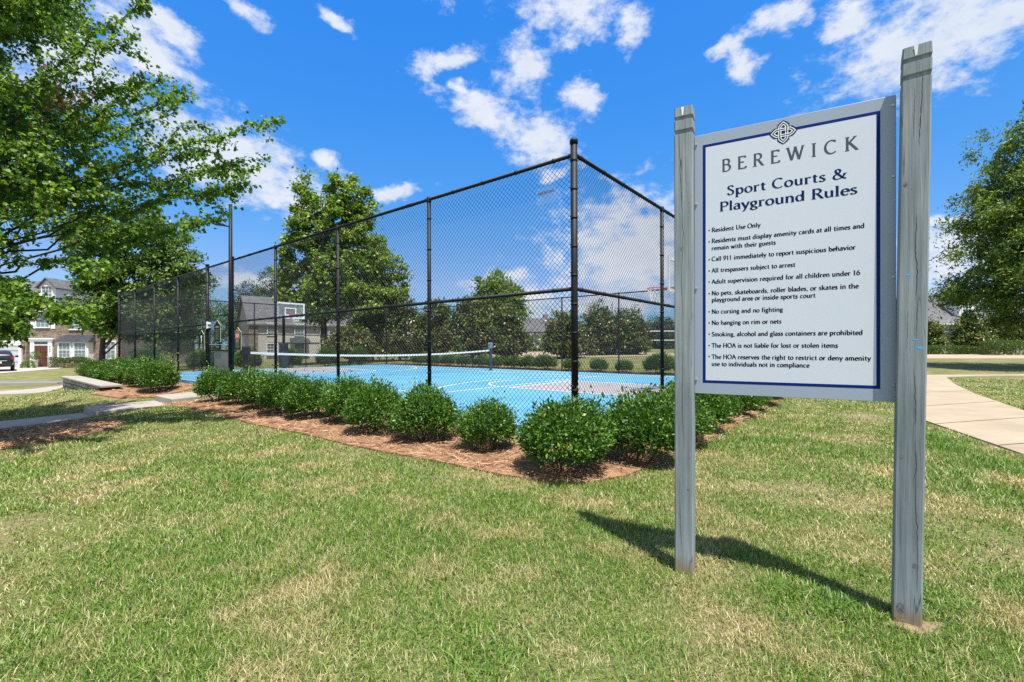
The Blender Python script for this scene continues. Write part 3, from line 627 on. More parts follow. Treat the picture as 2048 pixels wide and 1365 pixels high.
# ------------------------------------------------------------------ lettering: a stroke built roman alphabet
def arcp(cx, cy, rx, ry, a0, a1, n=13): return [(cx+rx*math.cos(R(a)), cy+ry*math.sin(R(a))) for a in np.linspace(a0, a1, n)]
def el(cx, cy, rx, ry): return arcp(cx, cy, rx, ry, 90, 450, 22)
X = .64
GL = {
 'a': (.50, [arcp(.23, .45, .15, .18, 150, 0)+[(.38, .06), (.46, .01)], arcp(.22, .19, .16, .185, 35, 325)], []),
 'b': (.58, [[(.12, 1.02), (.12, .03)], el(.32, .31, .19, .31)], [(.07, 1.01, .1)]),
 'c': (.50, [arcp(.29, .31, .21, .31, 48, 312)], []),
 'd': (.60, [el(.26, .31, .19, .31), [(.46, 1.02), (.46, 0)]], [(.41, 1.01, .1), (.5, .0, .1)]),
 'e': (.50, [arcp(.27, .31, .2, .31, 0, 318), [(.07, .345), (.46, .345)]], []),
 'f': (.36, [arcp(.33, .82, .17, .19, 70, 180)+[(.16, 0)], [(.03, .6), (.35, .6)]], [(.17, 0, .24)]),
 'g': (.52, [el(.24, .42, .16, .21), [(.16, .22), (.11, .12), (.2, .05), (.38, .02)], el(.25, -.13, .19, .15), [(.36, .57), (.48, .62)]], []),
 'h': (.60, [[(.12, 1.02), (.12, 0)], arcp(.30, .38, .17, .25, 170, 0)+[(.47, 0)]], [(.07, 1.01, .1), (.12, 0, .22), (.47, 0, .2)]),
 'i': (.28, [[(.13, .64), (.13, 0)], [(.13, .86), (.13, .97)]], [(.08, .63, .1), (.13, 0, .22)]),
 'j': (.28, [[(.14, .64), (.14, -.12), (.09, -.26), (-.03, -.3)], [(.14, .86), (.14, .97)]], [(.09, .63, .1)]),
 'k': (.58, [[(.12, 1.02), (.12, 0)], [(.44, .62), (.14, .29)], [(.22, .36), (.52, 0)]], [(.07, 1.01, .1), (.12, 0, .22), (.43, .63, .16), (.51, 0, .12)]),
 'l': (.28, [[(.13, 1.02), (.13, 0)]], [(.08, 1.01, .1), (.13, 0, .24)]),
 'm': (.90, [[(.12, .64), (.12, 0)], arcp(.28, .4, .155, .23, 170, 0)+[(.435, 0)], arcp(.60, .4, .155, .23, 170, 0)+[(.755, 0)]], [(.07, .63, .1), (.12, 0, .2), (.435, 0, .2), (.755, 0, .2)]),
 'n': (.60, [[(.12, .64), (.12, 0)], arcp(.30, .38, .17, .25, 170, 0)+[(.47, 0)]], [(.07, .63, .1), (.12, 0, .2), (.47, 0, .2)]),
 'o': (.57, [el(.28, .31, .22, .315)], []),
 'p': (.60, [[(.12, .64), (.12, -.32)], el(.33, .31, .19, .31)], [(.07, .63, .1), (.12, -.32, .24)]),
 'q': (.58, [el(.26, .31, .19, .31), [(.46, .64), (.46, -.32)]], [(.46, -.32, .22)]),
 'r': (.42, [[(.12, .64), (.12, 0)], arcp(.28, .43, .15, .19, 170, 45)], [(.07, .63, .1), (.12, 0, .24)]),
 's': (.42, [[(.34, .52), (.28, .60), (.19, .62), (.10, .56), (.08, .47), (.13, .39), (.25, .30), (.33, .22), (.34, .13), (.28, .03), (.18, .0), (.09, .03), (.05, .12)]], []),
 't': (.38, [[(.17, .80), (.17, .13), (.22, .03), (.30, .02), (.36, .06)], [(.03, .61), (.35, .61)]], []),
 'u': (.60, [[(.12, .64)]+arcp(.29, .24, .17, .24, 180, 330), [(.46, .64), (.46, 0)]], [(.08, .63, .1), (.42, .63, .1), (.5, 0, .1)]),
 'v': (.54, [[(.06, .64), (.27, .0)], [(.48, .64), (.27, .0)]], [(.06, .64, .18), (.48, .64, .16)]),
 'w': (.80, [[(.05, .64), (.22, 0)], [(.40, .64), (.22, 0)], [(.38, .64), (.56, 0)], [(.74, .64), (.56, 0)]], [(.05, .64, .18), (.74, .64, .16)]),
 'y': (.54, [[(.06, .64), (.28, .02)], [(.49, .64), (.24, -.12), (.16, -.28), (.06, -.3)]], [(.06, .64, .18), (.49, .64, .16)]),
 'A': (.74, [[(.36, 1.0), (.68, 0)], [(.36, 1.0), (.07, 0)], [(.17, .35), (.55, .35)]], [(.07, 0, .2), (.67, 0, .22)]),
 'B': (.66, [[(.14, 1), (.14, 0)], [(.08, .99), (.33, .99)]+arcp(.33, .77, .2, .22, 90, -90)+[(.14, .55)], [(.3, .55)]+arcp(.34, .275, .25, .275, 90, -90)+[(.08, .0)]], []),
 'C': (.76, [arcp(.43, .5, .36, .5, 48, 312)], []),
 'E': (.62, [[(.14, 1), (.14, 0)], [(.06, .985), (.54, .985)], [(.14, .53), (.46, .53)], [(.06, .015), (.57, .015)], [(.53, .99), (.53, .86)], [(.56, .02), (.58, .16)]], []),
 'H': (.82, [[(.15, 1), (.15, 0)], [(.67, 1), (.67, 0)], [(.15, .52), (.67, .52)]], [(.15, 1, .26), (.15, 0, .26), (.67, 1, .26), (.67, 0, .26)]),
 'I': (.34, [[(.17, 1), (.17, 0)]], [(.17, 1, .26), (.17, 0, .26)]),
 'K': (.74, [[(.14, 1), (.14, 0)], [(.58, 1), (.16, .48)], [(.26, .58), (.68, 0)]], [(.14, 1, .26), (.14, 0, .26), (.58, 1, .2), (.68, 0, .18)]),
 'M': (.94, [[(.14, 0), (.17, 1)], [(.17, 1), (.47, .1)], [(.77, 1), (.47, .1)], [(.77, 1), (.82, 0)]], [(.13, 0, .22), (.82, 0, .24)]),
 'N': (.82, [[(.14, 1), (.14, 0)], [(.14, 1), (.69, 0)], [(.69, 1), (.69, 0)]], [(.1, 1, .2), (.14, 0, .24), (.69, 1, .24)]),
 'O': (.82, [el(.41, .5, .35, .5)], []),
 'P': (.62, [[(.14, 1), (.14, 0)], [(.06, .985), (.32, .985)]+arcp(.32, .73, .24, .255, 90, -90)+[(.14, .475)]], [(.14, 0, .27)]),
 'R': (.70, [[(.14, 1), (.14, 0)], [(.06, .985), (.32, .985)]+arcp(.32, .75, .22, .235, 90, -90)+[(.14, .515)], [(.33, .52), (.64, .0)]], [(.14, 0, .27), (.66, 0, .14)]),
 'S': (.54, [[(.44, .83), (.37, .96), (.26, 1.0), (.14, .95), (.09, .82), (.13, .68), (.26, .56), (.40, .44), (.46, .28), (.42, .1), (.28, .0), (.14, .03), (.06, .2)]], []),
 'T': (.68, [[(.34, 1), (.34, 0)], [(.04, .985), (.64, .985)], [(.05, .99), (.04, .84)], [(.63, .99), (.64, .84)]], [(.34, 0, .27)]),
 'U': (.78, [[(.14, 1), (.14, .3)]+arcp(.39, .32, .25, .32, 180, 360)+[(.64, 1)]], [(.14, 1, .26), (.64, 1, .22)]),
 'W': (1.04, [[(.06, 1), (.30, 0)], [(.53, 1), (.30, 0)], [(.51, 1), (.75, 0)], [(.98, 1), (.75, 0)]], [(.06, 1, .22), (.52, 1, .2), (.98, 1, .18)]),
 '1': (.5, [[(.25, .98), (.25, 0)], [(.25, .97), (.12, .86)]], [(.25, 0, .28)]),
 '6': (.56, [[(.44, .98), (.24, .8), (.11, .55), (.07, .32)]+arcp(.28, .29, .21, .29, 180, 540, 20)], []),
 '9': (.56, [[(.12, .02), (.32, .2), (.45, .45), (.49, .68)]+arcp(.28, .71, .21, .29, 0, 360, 20)], []),
 '&': (.84, [[(.74, .5), (.62, .24), (.46, .06), (.3, .0), (.14, .04), (.06, .2), (.1, .38), (.26, .52), (.42, .66), (.46, .82), (.4, .95), (.3, .99), (.2, .93), (.17, .8), (.22, .66), (.4, .4), (.62, .1), (.8, .0)]], [(.74, .52, .22)]),
 ',': (.26, [[(.13, .09), (.13, .0), (.07, -.14)]], []), '.': (.26, [[(.13, .0), (.13, .1)]], []), '\u2022': (.4, [], []), ' ': (.30, [], []),
}
ZSTEP = [0]
def text_strip(mb, s, size, x0, x1, y, thick=.15, thin=.062, track=0.0, nib=18, gapw=1.0):
    """lay a line of lettering between x0 and x1 on the local plane (x right, z up); each stroke a shade prouder than the last"""
    adv = sum((GL[c][0] if c != ' ' else .30*gapw)+track for c in s)-track
    k = (x1-x0)/(adv*size); pen = 0.0
    th0 = R(nib)
    for c in s:
        a, strokes, serifs = GL[c]
        if c == ' ': a = .30*gapw
        allst = list(strokes)
        for st in allst:
            P = np.array(st, float); n = len(P)
            T = np.gradient(P, axis=0) if n > 2 else np.repeat((P[1]-P[0])[None], 2, 0)
            T /= np.maximum(np.linalg.norm(T, axis=1), 1e-9)[:, None]; ang = np.arctan2(T[:, 1], T[:, 0])
            wd = (thin+(thick-thin)*np.abs(np.sin(ang-th0))**1.1)/2; nn = np.column_stack([-T[:, 1], T[:, 0]])
            A, B = P+nn*wd[:, None], P-nn*wd[:, None]; ZSTEP[0] += 1; yo = -.0006-(ZSTEP[0] % 9)*.00004
            vs = [(x0+(pen+q[0])*size*k, yo, y+q[1]*size) for q in A]+[(x0+(pen+q[0])*size*k, yo, y+q[1]*size) for q in B]
            mb.add(vs, [(i, n+i, n+i+1, i+1) for i in range(n-1)])
        for (sx, sy, wdt) in serifs:
            ZSTEP[0] += 1; yo = -.0006-(ZSTEP[0] % 9)*.00004; h = .028
            vs = [(x0+(pen+sx+dx*wdt/2)*size*k, yo, y+(sy+dy*h)*size) for dx, dy in ((-1, -1), (1, -1), (1, 1), (-1, 1))]
            mb.add(vs, [(0, 1, 2, 3)])
        pen += a+track
def dot(mb, x, z, r, n=12):
    mb.add([(x, -.0007, z)]+[(x+r*math.cos(2*math.pi*i/n), -.0007, z+r*math.sin(2*math.pi*i/n)) for i in range(n)], [(0, 1+i, 1+(i+1) % n) for i in range(n)])

# maker's plate wired to the mesh near the top corner
pr = empty('fence_plate', cp(.40, -.055, CT+3.17), math.atan2(UU[1], UU[0])+math.pi, "small faint maker's plate wired high on the mesh near the tall corner post", 'plate')
plm = pm('clear_plate', (.3, .5, .75), rough=.3); plm.node_tree.nodes['Principled BSDF'].inputs['Alpha'].default_value = .15
MB().box(-.15, .15, -.002, .002, -.11, .11).build('plate', plm, pr)
tb = MB(); text_strip(tb, 'AMERICAN', .034, -.13, .12, .02, thick=.2, thin=.14); tb.v = [(x, y-.003, z) for x, y, z in tb.v]; tb.build('lettering', pm('plate_red', (.2, .06, .05), rough=.5), pr)

# ------------------------------------------------------------------ the rules sign
SB = np.array((.983, 2.604)); SE = np.array((.877, -.480)); SE = SE/np.linalg.norm(SE); SPAN = .983
def su(px, py):
    """photo pixel -> (along, height) on the plane of the board"""
    a = (px-1024)/F; t = (SB[1]*a-SB[0])/(SE[0]-SE[1]*a); Z = SB[1]+SE[1]*t
    return float(t), CAMZ+(HY-py)/F*float(Z)
sign = empty('rules_sign', (SB[0], SB[1], 0), math.atan2(SE[1], SE[0]), 'large white rules sign with navy border hung between two weathered grey posts', 'sign')
def sign_post(x, top, lean, s=.05):
    h = s; secs = [(-.06, h), (0.0, h), (top-.158, h), (top-.154, h-.007), (top-.137, h-.007), (top-.131, h), (top-.079, h), (top-.075, h-.007), (top-.061, h-.007), (top-.055, h), (top-.004, h-.002), (top, h-.012)]
    nz_ = []
    full = []
    for i, (z, w) in enumerate(secs):
        full.append((z, w))
    vs = []; fs = []
    for (z, w) in full:
        dx = lean*z/top
        c = .006
        for (sx, sy) in ((-w+c, -w), (w-c, -w), (w, -w+c), (w, w-c), (w-c, w), (-w+c, w), (-w, w-c), (-w, -w+c)): vs.append((sx+dx, sy, z))
    n = 8
    for i in range(len(full)-1):
        for k in range(n): fs.append((i*n+k, i*n+(k+1) % n, (i+1)*n+(k+1) % n, (i+1)*n+k))
    fs.append(tuple(reversed(range(n)))); fs.append(tuple((len(full)-1)*n+k for k in range(n)))
    mb = MB(); mb.add(vs, fs); o = mb.build('post', M['post'], sign); o.location = (x, .025, 0); return o
p1 = sign_post(0.0, 2.648, -.003); p2 = sign_post(SPAN, 2.672, .036, .053); p2.rotation_euler = (0, 0, -.15)
# white droppings on the post tops, blue paint marks, knots, bolts
for (po, top, lean, w) in ((p1, 2.648, -.003, .05), (p2, 2.672, .036, .053)):
    mb = MB(); pts = [(-.03, -.02), (.0, -.035), (.035, -.015), (.03, .02), (-.01, .035), (-.04, .01)]
    mb.add([(lean, 0, top+.012)]+[(lean+a, b, top+.0025) for a, b in pts], [(0, 1+i, 1+(i+1) % 6) for i in range(6)])
    mb.add([(lean-.012, -w-.0012, top-.006), (lean+.004, -w-.0012, top-.006), (lean+.0, -w-.0012, top-.05), (lean-.007, -w-.0012, top-.055)], [(0, 3, 2, 1)])
    mb.build('bird_droppings', M['droppings'], po)
mb = MB()
for (px, py, w, h) in ((1813, 552, .011, .005), (1826, 680, .013, .004), (1836, 696, .013, .008)):
    t, z = su(px, py); x = t-SPAN+.008
    mb.add([(x-w, -.0534, z+h*.2), (x-w*.3, -.0534, z+h), (x+w*.8, -.0534, z+h*.7), (x+w, -.0534, z-h*.4), (x+w*.2, -.0534, z-h), (x-w*.6, -.0534, z-h*.5)], [(5, 4, 3, 2, 1, 0)])
mb.build('paint_mark', M['bluechip'], p2)
def knot(po, x, z, w, r):
    mb = MB()
    for (rr, m_, off) in ((r, M['twig'], .0004),):
        mb.add([(x, -w-off-.0004, z)]+[(x+rr*.8*math.cos(2*math.pi*i/12), -w-off, z+rr*1.2*math.sin(2*math.pi*i/12)) for i in range(12)], [(0, 1+(i+1) % 12, 1+i) for i in range(12)])
    return mb.build('knot', pm('knot', (.09, .095, .095), (.2, .215, .215), 90, rough=.8, lo=.42, hi=.58), po)
for (px, py, r) in ((1361, 500, .011), (1374, 976, .01)):
    t, z = su(px, py); knot(p1, t+.012, z, .05, r)
for (px, py, r) in ((1812, 372, .010), (1802, 912, .008), (1830, 1128, .01), (1800, 1212, .02)):
    t, z = su(px, py); knot(p2, t-SPAN-.0 if px > 1808 else t-SPAN+.005, z, .053, r)
# long drying checks down the fronts of the posts
def checks(po, x0, w, runs):
    mb = MB(); r = np.random.default_rng(len(runs))
    for pts, hw in runs:
        P = []
        for px, py in pts: t, z = su(px, py); P.append((t-x0, z))
        P = np.array(P); k = 26; s = np.linspace(0, 1, k); c = np.linspace(0, 1, len(P)); Q = np.column_stack([np.interp(s, c, P[:, 0])+r.normal(size=k)*.0009, np.interp(s, c, P[:, 1])])
        wd = hw*(np.sin(np.pi*s)**.6+.1)*r.uniform(.6, 1.2, k)
        vs = [(q[0]-a, -w-.0004, q[1]) for q, a in zip(Q, wd)]+[(q[0]+a, -w-.0004, q[1]) for q, a in zip(Q, wd)]
        mb.add(vs, [(i, k+i, k+i+1, i+1) for i in range(k-1)])
    return mb.build('crack', pm('dark_check', (.018, .02, .02), rough=.9), po)
checks(p1, 0.0-.004, .05, [([(1357, 262), (1359, 300), (1362, 380), (1366, 470), (1363, 560), (1365, 640)], .0012), ([(1372, 240), (1371, 330), (1373, 400)], .0007), ([(1366, 690), (1364, 800), (1368, 900)], .0008), ([(1360, 1000), (1362, 1090)], .0007)])
checks(p2, SPAN-.004, .053, [([(1845, 150), (1841, 205), (1838, 260), (1836, 300)], .0014), ([(1828, 180), (1826, 280)], .0007), ([(1832, 430), (1829, 500), (1833, 545), (1830, 600)], .0014), ([(1833, 600), (1831, 680)], .0008), ([(1826, 735), (1830, 800), (1829, 850)], .0011), ([(1828, 880), (1831, 930), (1826, 960)], .0010), ([(1832, 900), (1830, 1010), (1834, 1100), (1832, 1180)], .0011), ([(1815, 620), (1812, 700)], .0006)])
# board
bx0, bx1, bz0, bz1 = .049, .949, 1.02, 2.488
YB = .036
def front(mb, x0, x1, z0, z1, off): mb.add([(x0, -off, z0), (x1, -off, z0), (x1, -off, z1), (x0, -off, z1)], [(0, 1, 2, 3)])
bo = MB(); bo.box(bx0, bx1, 0, .012, bz0, bz1); board = bo.build('board', M['signgrey'], sign, bevel=.0015); board.location = (0, YB, 0)
ix0, ix1, iz0, iz1 = .0926, .889, 1.081, 2.427; lw = .0155
mb = MB(); front(mb, ix0+lw, ix1-lw, iz0+lw, iz1-lw, .0003); mb.build('face', M['signface'], board)
mb = MB()
front(mb, ix0, ix1, iz1-lw, iz1, .0004); front(mb, ix0, ix1, iz0, iz0+lw, .0004); front(mb, ix0, ix0+lw, iz0+lw, iz1-lw, .0004); front(mb, ix1-lw, ix1, iz0+lw, iz1-lw, .0004)
mb.build('border', M['navy'], board)
def line(s, p0, p1, cap, mat, name='lettering', **kw):
    mb = MB(); (x0, z0), (x1, z1) = su(*p0), su(*p1); text_strip(mb, s, cap, x0, x1, (z0+z1)/2, **kw); return mb.build(name, mat, board)
line('BEREWICK', (1442, 341), (1719, 292), .0665, M['textgrey'], track=.42, thick=.155, thin=.075)
line('Sport Courts &', (1453, 389), (1696, 350), .0505, M['textnavy'], track=.05, thick=.165, thin=.075)
line('Playground Rules', (1438, 421), (1718, 382), .0505, M['textnavy'], track=.03, thick=.165, thin=.075)
RULES = [('Resident Use Only', 462, (1521, 451), 1), ('Residents must display amenity cards at all times and', 485, (1732, 451.6), 1), ('remain with their guests', 498.5, (1552, 486.8), 0),
 ('Call 911 immediately to report suspicious behavior', 521.2, (1714, 495.6), 1), ('All trespassers subject to arrest', 544, (1591.5, 531.4), 1), ('Adult supervision required for all children under 16', 566.5, (1723, 548), 1),
 ('No pets, skateboards, roller blades, or skates in the', 590, (1720, 574.7), 1), ('playground area or inside sports court', 603.2, (1632.5, 594), 0), ('No cursing and no fighting', 626.6, (1566.5, 622.8), 1),
 ('No hanging on rim or nets', 649.2, (1563.5, 647), 1), ('Smoking, alcohol and glass containers are prohibited', 672, (1728.5, 670.5), 1), ('The HOA is not liable for lost or stolen items', 695, (1678, 696.3), 1),
 ('The HOA reserves the right to restrict or deny amenity', 717.4, (1745, 723), 1), ('use to individuals not in compliance', 732, (1620, 736.5), 0)]
mb = MB()
for (s, y0, p1_, bl) in RULES:
    (x0, z0), (x1, z1) = su(1422, y0), su(*p1_); text_strip(mb, s, .0235, x0, x1, (z0+z1)/2, thick=.205, thin=.105, track=.03, gapw=1.0)
    if bl: xb, zb = su(1417, y0-3.5); dot(mb, xb, zb, .0042)
mb.build('rules_text', M['textink'], board)
# interlaced knot emblem
def knot_emblem():
    cx, cz = su(1567, 259.5); a, b = .052, .0178      # half length, half width of each loop
    def loop(h, w, vert):
        P = [(-w, -h*.64), (-w, h*.64), (-w*.62, h*.82), (0, h), (w*.62, h*.82), (w, h*.64), (w, -h*.64), (w*.62, -h*.82), (0, -h), (-w*.62, -h*.82)]
        return P if vert else [(z, x) for x, z in P]
    def band(mb, P, r, off, closed=True):
        P = np.array(P, float); n = len(P)
        d1 = np.roll(P, -1, 0)-P; d0 = P-np.roll(P, 1, 0); d0 /= np.linalg.norm(d0, axis=1)[:, None]; d1 /= np.linalg.norm(d1, axis=1)[:, None]
        t = d0+d1; t /= np.linalg.norm(t, axis=1)[:, None]; nn = np.column_stack([-t[:, 1], t[:, 0]]); ml = r/np.maximum(.5, np.sum(nn*np.column_stack([-d1[:, 1], d1[:, 0]]), 1))
        A, B = P+nn*ml[:, None], P-nn*ml[:, None]
        vs = [(cx+q[0], -off, cz+q[1]) for q in A]+[(cx+q[0], -off, cz+q[1]) for q in B]
        mb.add(vs, [(i, n+i, n+(i+1) % n, (i+1) % n) for i in range(n)])
    dk = MB(); 
    for vert, off in ((True, .0008), (False, .0009)):
        P = loop(a+.0118, b+.0098, vert); n = len(P); dk.add([(cx, -off, cz)]+[(cx+q[0], -off, cz+q[1]) for q in P], [(0, 1+i, 1+(i+1) % n) for i in range(n)])
    dk.build('emblem', M['textnavy'], board)
    wt = MB(); dm = MB()
    for vert, o0 in ((True, .0012), (False, .0016)):
        P = loop(a-.004, b-.002, vert); band(wt, P, .0072, o0)
        band(dm, P, .0026, o0+.0001)
    # the upright loop passes over at two of the four crossings
    for (sx, sz) in ((1, 1), (-1, -1)):
        x = sx*(b-.002); z = sz*(b-.002)
        for (m_, r, off) in ((wt, .0072, .0020), (dm, .0026, .0021)):
            m_.add([(cx+x-r, -off, cz+z-.0105), (cx+x+r, -off, cz+z-.0105), (cx+x+r, -off, cz+z+.0105), (cx+x-r, -off, cz+z+.0105)], [(0, 1, 2, 3)])
    e = wt.build('emblem', M['white'], board); dm.build('emblem', M['textnavy'], board)
knot_emblem()
mb = MB()
for x in (bx0+.010, bx1-.012):
    for z in (1.1, 1.62, 2.1, 2.44): mb.tube([(x, .0, z), (x, -.006, z)], .006, 8)
mb.build('screw', M['steel'], board)

# ------------------------------------------------------------------ small signs on the fence by the gate
def fence_sign(u, zc, w, h, label, kind, v=-.065):
    rt = empty('court_sign', cp(u, v, CT), math.atan2(UU[1], UU[0])+math.pi, label, 'sign', 'small green signs on the fence by the gate')
    def outline(e): return [(-w/2-e, zc-h/2-e), (w/2+e, zc-h/2-e), (w/2+e, zc+h/2-.2*h+e*.5), (w/4+e, zc+h/2-.13*h+e), (w*.2, zc+h/2-.08*h+e), (0, zc+h/2+e*1.6), (-w*.2, zc+h/2-.08*h+e), (-w/4-e, zc+h/2-.13*h+e), (-w/2-e, zc+h/2-.2*h+e*.5)]
    MB().prism(outline(.013), 0, .012).build('rim', M['signcream'], rt)
    MB().prism(outline(0.0), -.004, 0.0).build('panel', M['signgreen'], rt)
    mb = MB(); rd = random.Random(int(u*10))
    def bar(x, z, ww, hh): mb.box(x-ww/2, x+ww/2, -.006, -.0045, z-hh/2, z+hh/2)
    if kind == 'stop':
        oc = [(math.cos(R(22.5+45*i))*w*.36, zc+h*.14+math.sin(R(22.5+45*i))*w*.42) for i in range(8)]; o2 = [(math.cos(R(22.5+45*i))*w*.31, zc+h*.14+math.sin(R(22.5+45*i))*w*.37) for i in range(8)]
        MB().prism(oc, -.0055, -.0042).build('stop_rim', M['signcream'], rt); MB().prism(o2, -.0065, -.0056).build('stop_mark', M['signred'], rt)
        tb = MB(); text_strip(tb, 'STOP', w*.2, -w*.24, w*.24, zc+h*.14-w*.1, thick=.26, thin=.2)
        tb.v = [(x, y-.0062, z) for x, y, z in tb.v]; tb.build('lettering', M['white'], rt)
        for i in range(8): bar(rd.uniform(-.02, .02), zc-h*.1-i*h*.046, w*rd.uniform(.5, .75), .007)
    elif kind == 'list':
        for i in range(2): bar(0, zc+h*.23-i*h*.06, w*.55, .018)
        for i in range(11): bar(-w*.02, zc+h*.08-i*h*.048, w*rd.uniform(.4, .7), .0055)
    else:
        bl = [(-.05, .16), (-.02, .24), (.03, .24), (.05, .17), (.02, .09), (.05, -.02), (.0, -.1), (-.03, -.06), (.0, .03), (-.03, .08)]
        MB().prism([(x*w/.3, zc+z*h/.95) for x, z in bl], -.006, -.0045).build('figure', M['white'], rt)
        mb.lathe((0, -.005, zc-h*.12), [(0, 0)], 3) if False else None
        bar(0, zc-h*.13, w*.2, .05)
        for i in range(3): bar(0, zc-h*.24-i*h*.05, w*.45, .015)
        bar(0, zc-h*.42, w*.5, .05)
    mb.build('printed_line', M['signcream'], rt)
# u from the photo column along the fence, heights from its rows
def fu(px, v=-.065):
    a = (px-1024)/F; q = C0+VV*v; return float((q[0]-a*q[1])/(a*UU[1]-UU[0]))
def fz(px, py):
    u = fu(px); Z = C0[1]+UU[1]*u; return CAMZ+(HY-py)/F*Z-CT
for (px, y0, y1, kind, lab) in ((403, 661, 700, 'figure', 'narrow green pointed sign with a white figure, on the bay past the gate'), (434.5, 641, 685, 'list', 'green pointed sign with pale lines of print hung above the gate opening'), (475, 655, 701, 'stop', 'green pointed sign with a red octagon and pale print, left of the net')):
    u = fu(px); zt, zb = fz(px, y0), fz(px, y1); hh = zt-zb
    fence_sign(u, (zt+zb)/2, {'figure': .40, 'list': .42, 'stop': .42}[kind], hh-.04, lab, kind)

# ------------------------------------------------------------------ light pole by the gate
lp = empty('light_pole', (*cp(10.58, -.1)[:2], CT), 0, 'slim black light pole with a small flat lamp arm rising beside the gate', 'light pole')
zt = CAMZ+(HY-409)/F*(cp(10.58, -.1)[1])-CT
MB().tube([(0, 0, -.02), (0, 0, zt)], [.055, .045], 12).build('pole', M['black'], lp)
MB().box(-.11, .11, -.11, .11, -.02, .015).build('base_plate', M['black'], lp, bevel=.005)
za = CAMZ+(HY-452)/F*(cp(10.58, -.1)[1])-CT
mb = MB(); mb.tube([(-.04, 0, za-.02), (-.16, -.03, za)], .02, 8); mb.build('arm', M['black'], lp)
mb = MB(); mb.add([(-.15, -.1, za), (-.15, .08, za), (-.42, .05, za+.02), (-.42, -.1, za+.02), (-.17, -.08, za+.045), (-.17, .06, za+.045), (-.38, .04, za+.05), (-.38, -.08, za+.05)], [(0, 1, 2, 3), (7, 6, 5, 4), (0, 4, 5, 1), (1, 5, 6, 2), (2, 6, 7, 3), (3, 7, 4, 0)]); mb.build('lamp_head', M['black'], lp)

# ------------------------------------------------------------------ basketball hoops
def hoop(u, rimz, label, flip):
    rt = empty('basketball_hoop', cp(u, 7.25, CT), math.atan2(UU[1], UU[0])+(math.pi if flip else 0), label, 'basketball hoop', 'basketball hoops facing each other across the court')
    # local x points to the court interior for flip False ; rim centre at x=0
    bx = -.62
    rim = MB(); rim.tube([(.228*math.cos(t), .228*math.sin(t), rimz) for t in np.linspace(0, 2*math.pi, 25)], .011, 8, cap=False)
    rim.box(bx+.03, -.2, -.05, .05, rimz-.03, rimz+.0); rim.box(bx+.02, bx+.04, -.08, .08, rimz-.1, rimz+.05); rim.build('rim', M['orange'], rt)
    nt = MB()
    for k in range(12):
        for s in (1, -1):
            pts = []
            for i in range(5):
                t = 2*math.pi*(k+s*i*.5)/12; r = .225-.085*min(i, 3)/3; pts.append((r*math.cos(t), r*math.sin(t), rimz-.1*i))
            nt.tube(pts, .0045, 4, cap=False)
    nt.build('net', M['cord'], rt)
    bw, bh = .75, .82; z0 = rimz-.12
    bb = MB().box(bx-.012, bx+.012, -bw, bw, z0, z0+bh-.1); board_ = bb.build('backboard', M['bboard'], rt)
    fr_ = MB(); zt_ = z0+bh-.1
    for (a0, a1, b0, b1) in ((-bw-.05, bw+.05, z0-.08, z0), (-bw-.05, bw+.05, zt_, zt_+.08), (-bw-.05, -bw+.03, z0, zt_), (bw-.03, bw+.05, z0, zt_)): fr_.box(bx-.02, bx+.02, a0, a1, b0, b1)
    for (a0, a1, b0, b1) in ((-.32, .32, z0+.08, z0+.14), (-.32, .32, z0+.46, z0+.52), (-.32, -.26, z0+.14, z0+.46), (.26, .32, z0+.14, z0+.46)): fr_.box(bx+.013, bx+.018, a0, a1, b0, b1)
    fr_.build('frame', M['white'], board_)
    ar = MB()
    for y in (-.22, .22):
        ar.box(-1.35, bx-.02, y-.02, y+.02, rimz+.42, rimz+.48); ar.box(-1.35, bx-.02, y-.02, y+.02, rimz+.08, rimz+.14)
    ar.box(bx-.1, bx-.02, -.26, .26, rimz+.0, rimz+.56); ar.build('arm', M['black'], rt)
    MB().box(-1.5, -1.34, -.25, .25, -.02, rimz+.52).build('pole', M['black'], rt) if False else MB().tube([(-1.42, 0, -.02), (-1.42, 0, rimz+.55)], .075, 14).build('pole', M['black'], rt)
    MB().box(-1.43+.0, -1.18, -.24, .24, rimz+.05, rimz+.5).build('gooseneck', M['black'], rt)
    MB().box(-1.6, -1.22, -.19, .19, .02, 1.4).build('pole_pad', M['pad'], rt, bevel=.04)
hoop(1.76, 2.80, 'basketball hoop with orange rim half hidden behind the near grey sign post', False)
hoop(22.0, 2.98, 'far basketball hoop with white framed clear backboard and dark padded pole', True)

# ------------------------------------------------------------------ court net
nr = empty('court_net', cp(12.35, .95, CT), math.atan2(VV[1], VV[0]), 'dark court net with a white top band sagging between two blue posts', 'net')
NL = 11.53
def nh(x): return 1.06-.17*4*(x/NL)*(1-x/NL)
xs = np.linspace(.1, NL-.1, 61); mb = MB()
vs = []; 
for y in (-.012, .012):
    for x in xs: vs += [(x, y, nh(x)), (x, y, nh(x)-.07)]
n = len(xs)
fs = [(2*i, 2*i+1, 2*i+3, 2*i+2) for i in range(n-1)]+[(2*n+2*i+2, 2*n+2*i+3, 2*n+2*i+1, 2*n+2*i) for i in range(n-1)]+[(2*i, 2*i+2, 2*n+2*i+2, 2*n+2*i) for i in range(n-1)]
mb.add(vs, fs); mb.build('top_band', M['white'], nr)
mb = MB()
for x in np.arange(.12, NL-.1, .06): mb.box(x-.0015, x+.0015, -.0015, .0015, .06, nh(x)-.06)
for j in range(15):
    f0 = j/15.0
    for a, b in zip(xs[:-1:2], xs[2::2]):
        za_, zb_ = .06+(nh(a)-.13)*f0, .06+(nh(b)-.13)*f0; mb.add([(a, 0, za_-.0015), (b, 0, zb_-.0015), (b, 0, zb_+.0015), (a, 0, za_+.0015)], [(0, 1, 2, 3)])
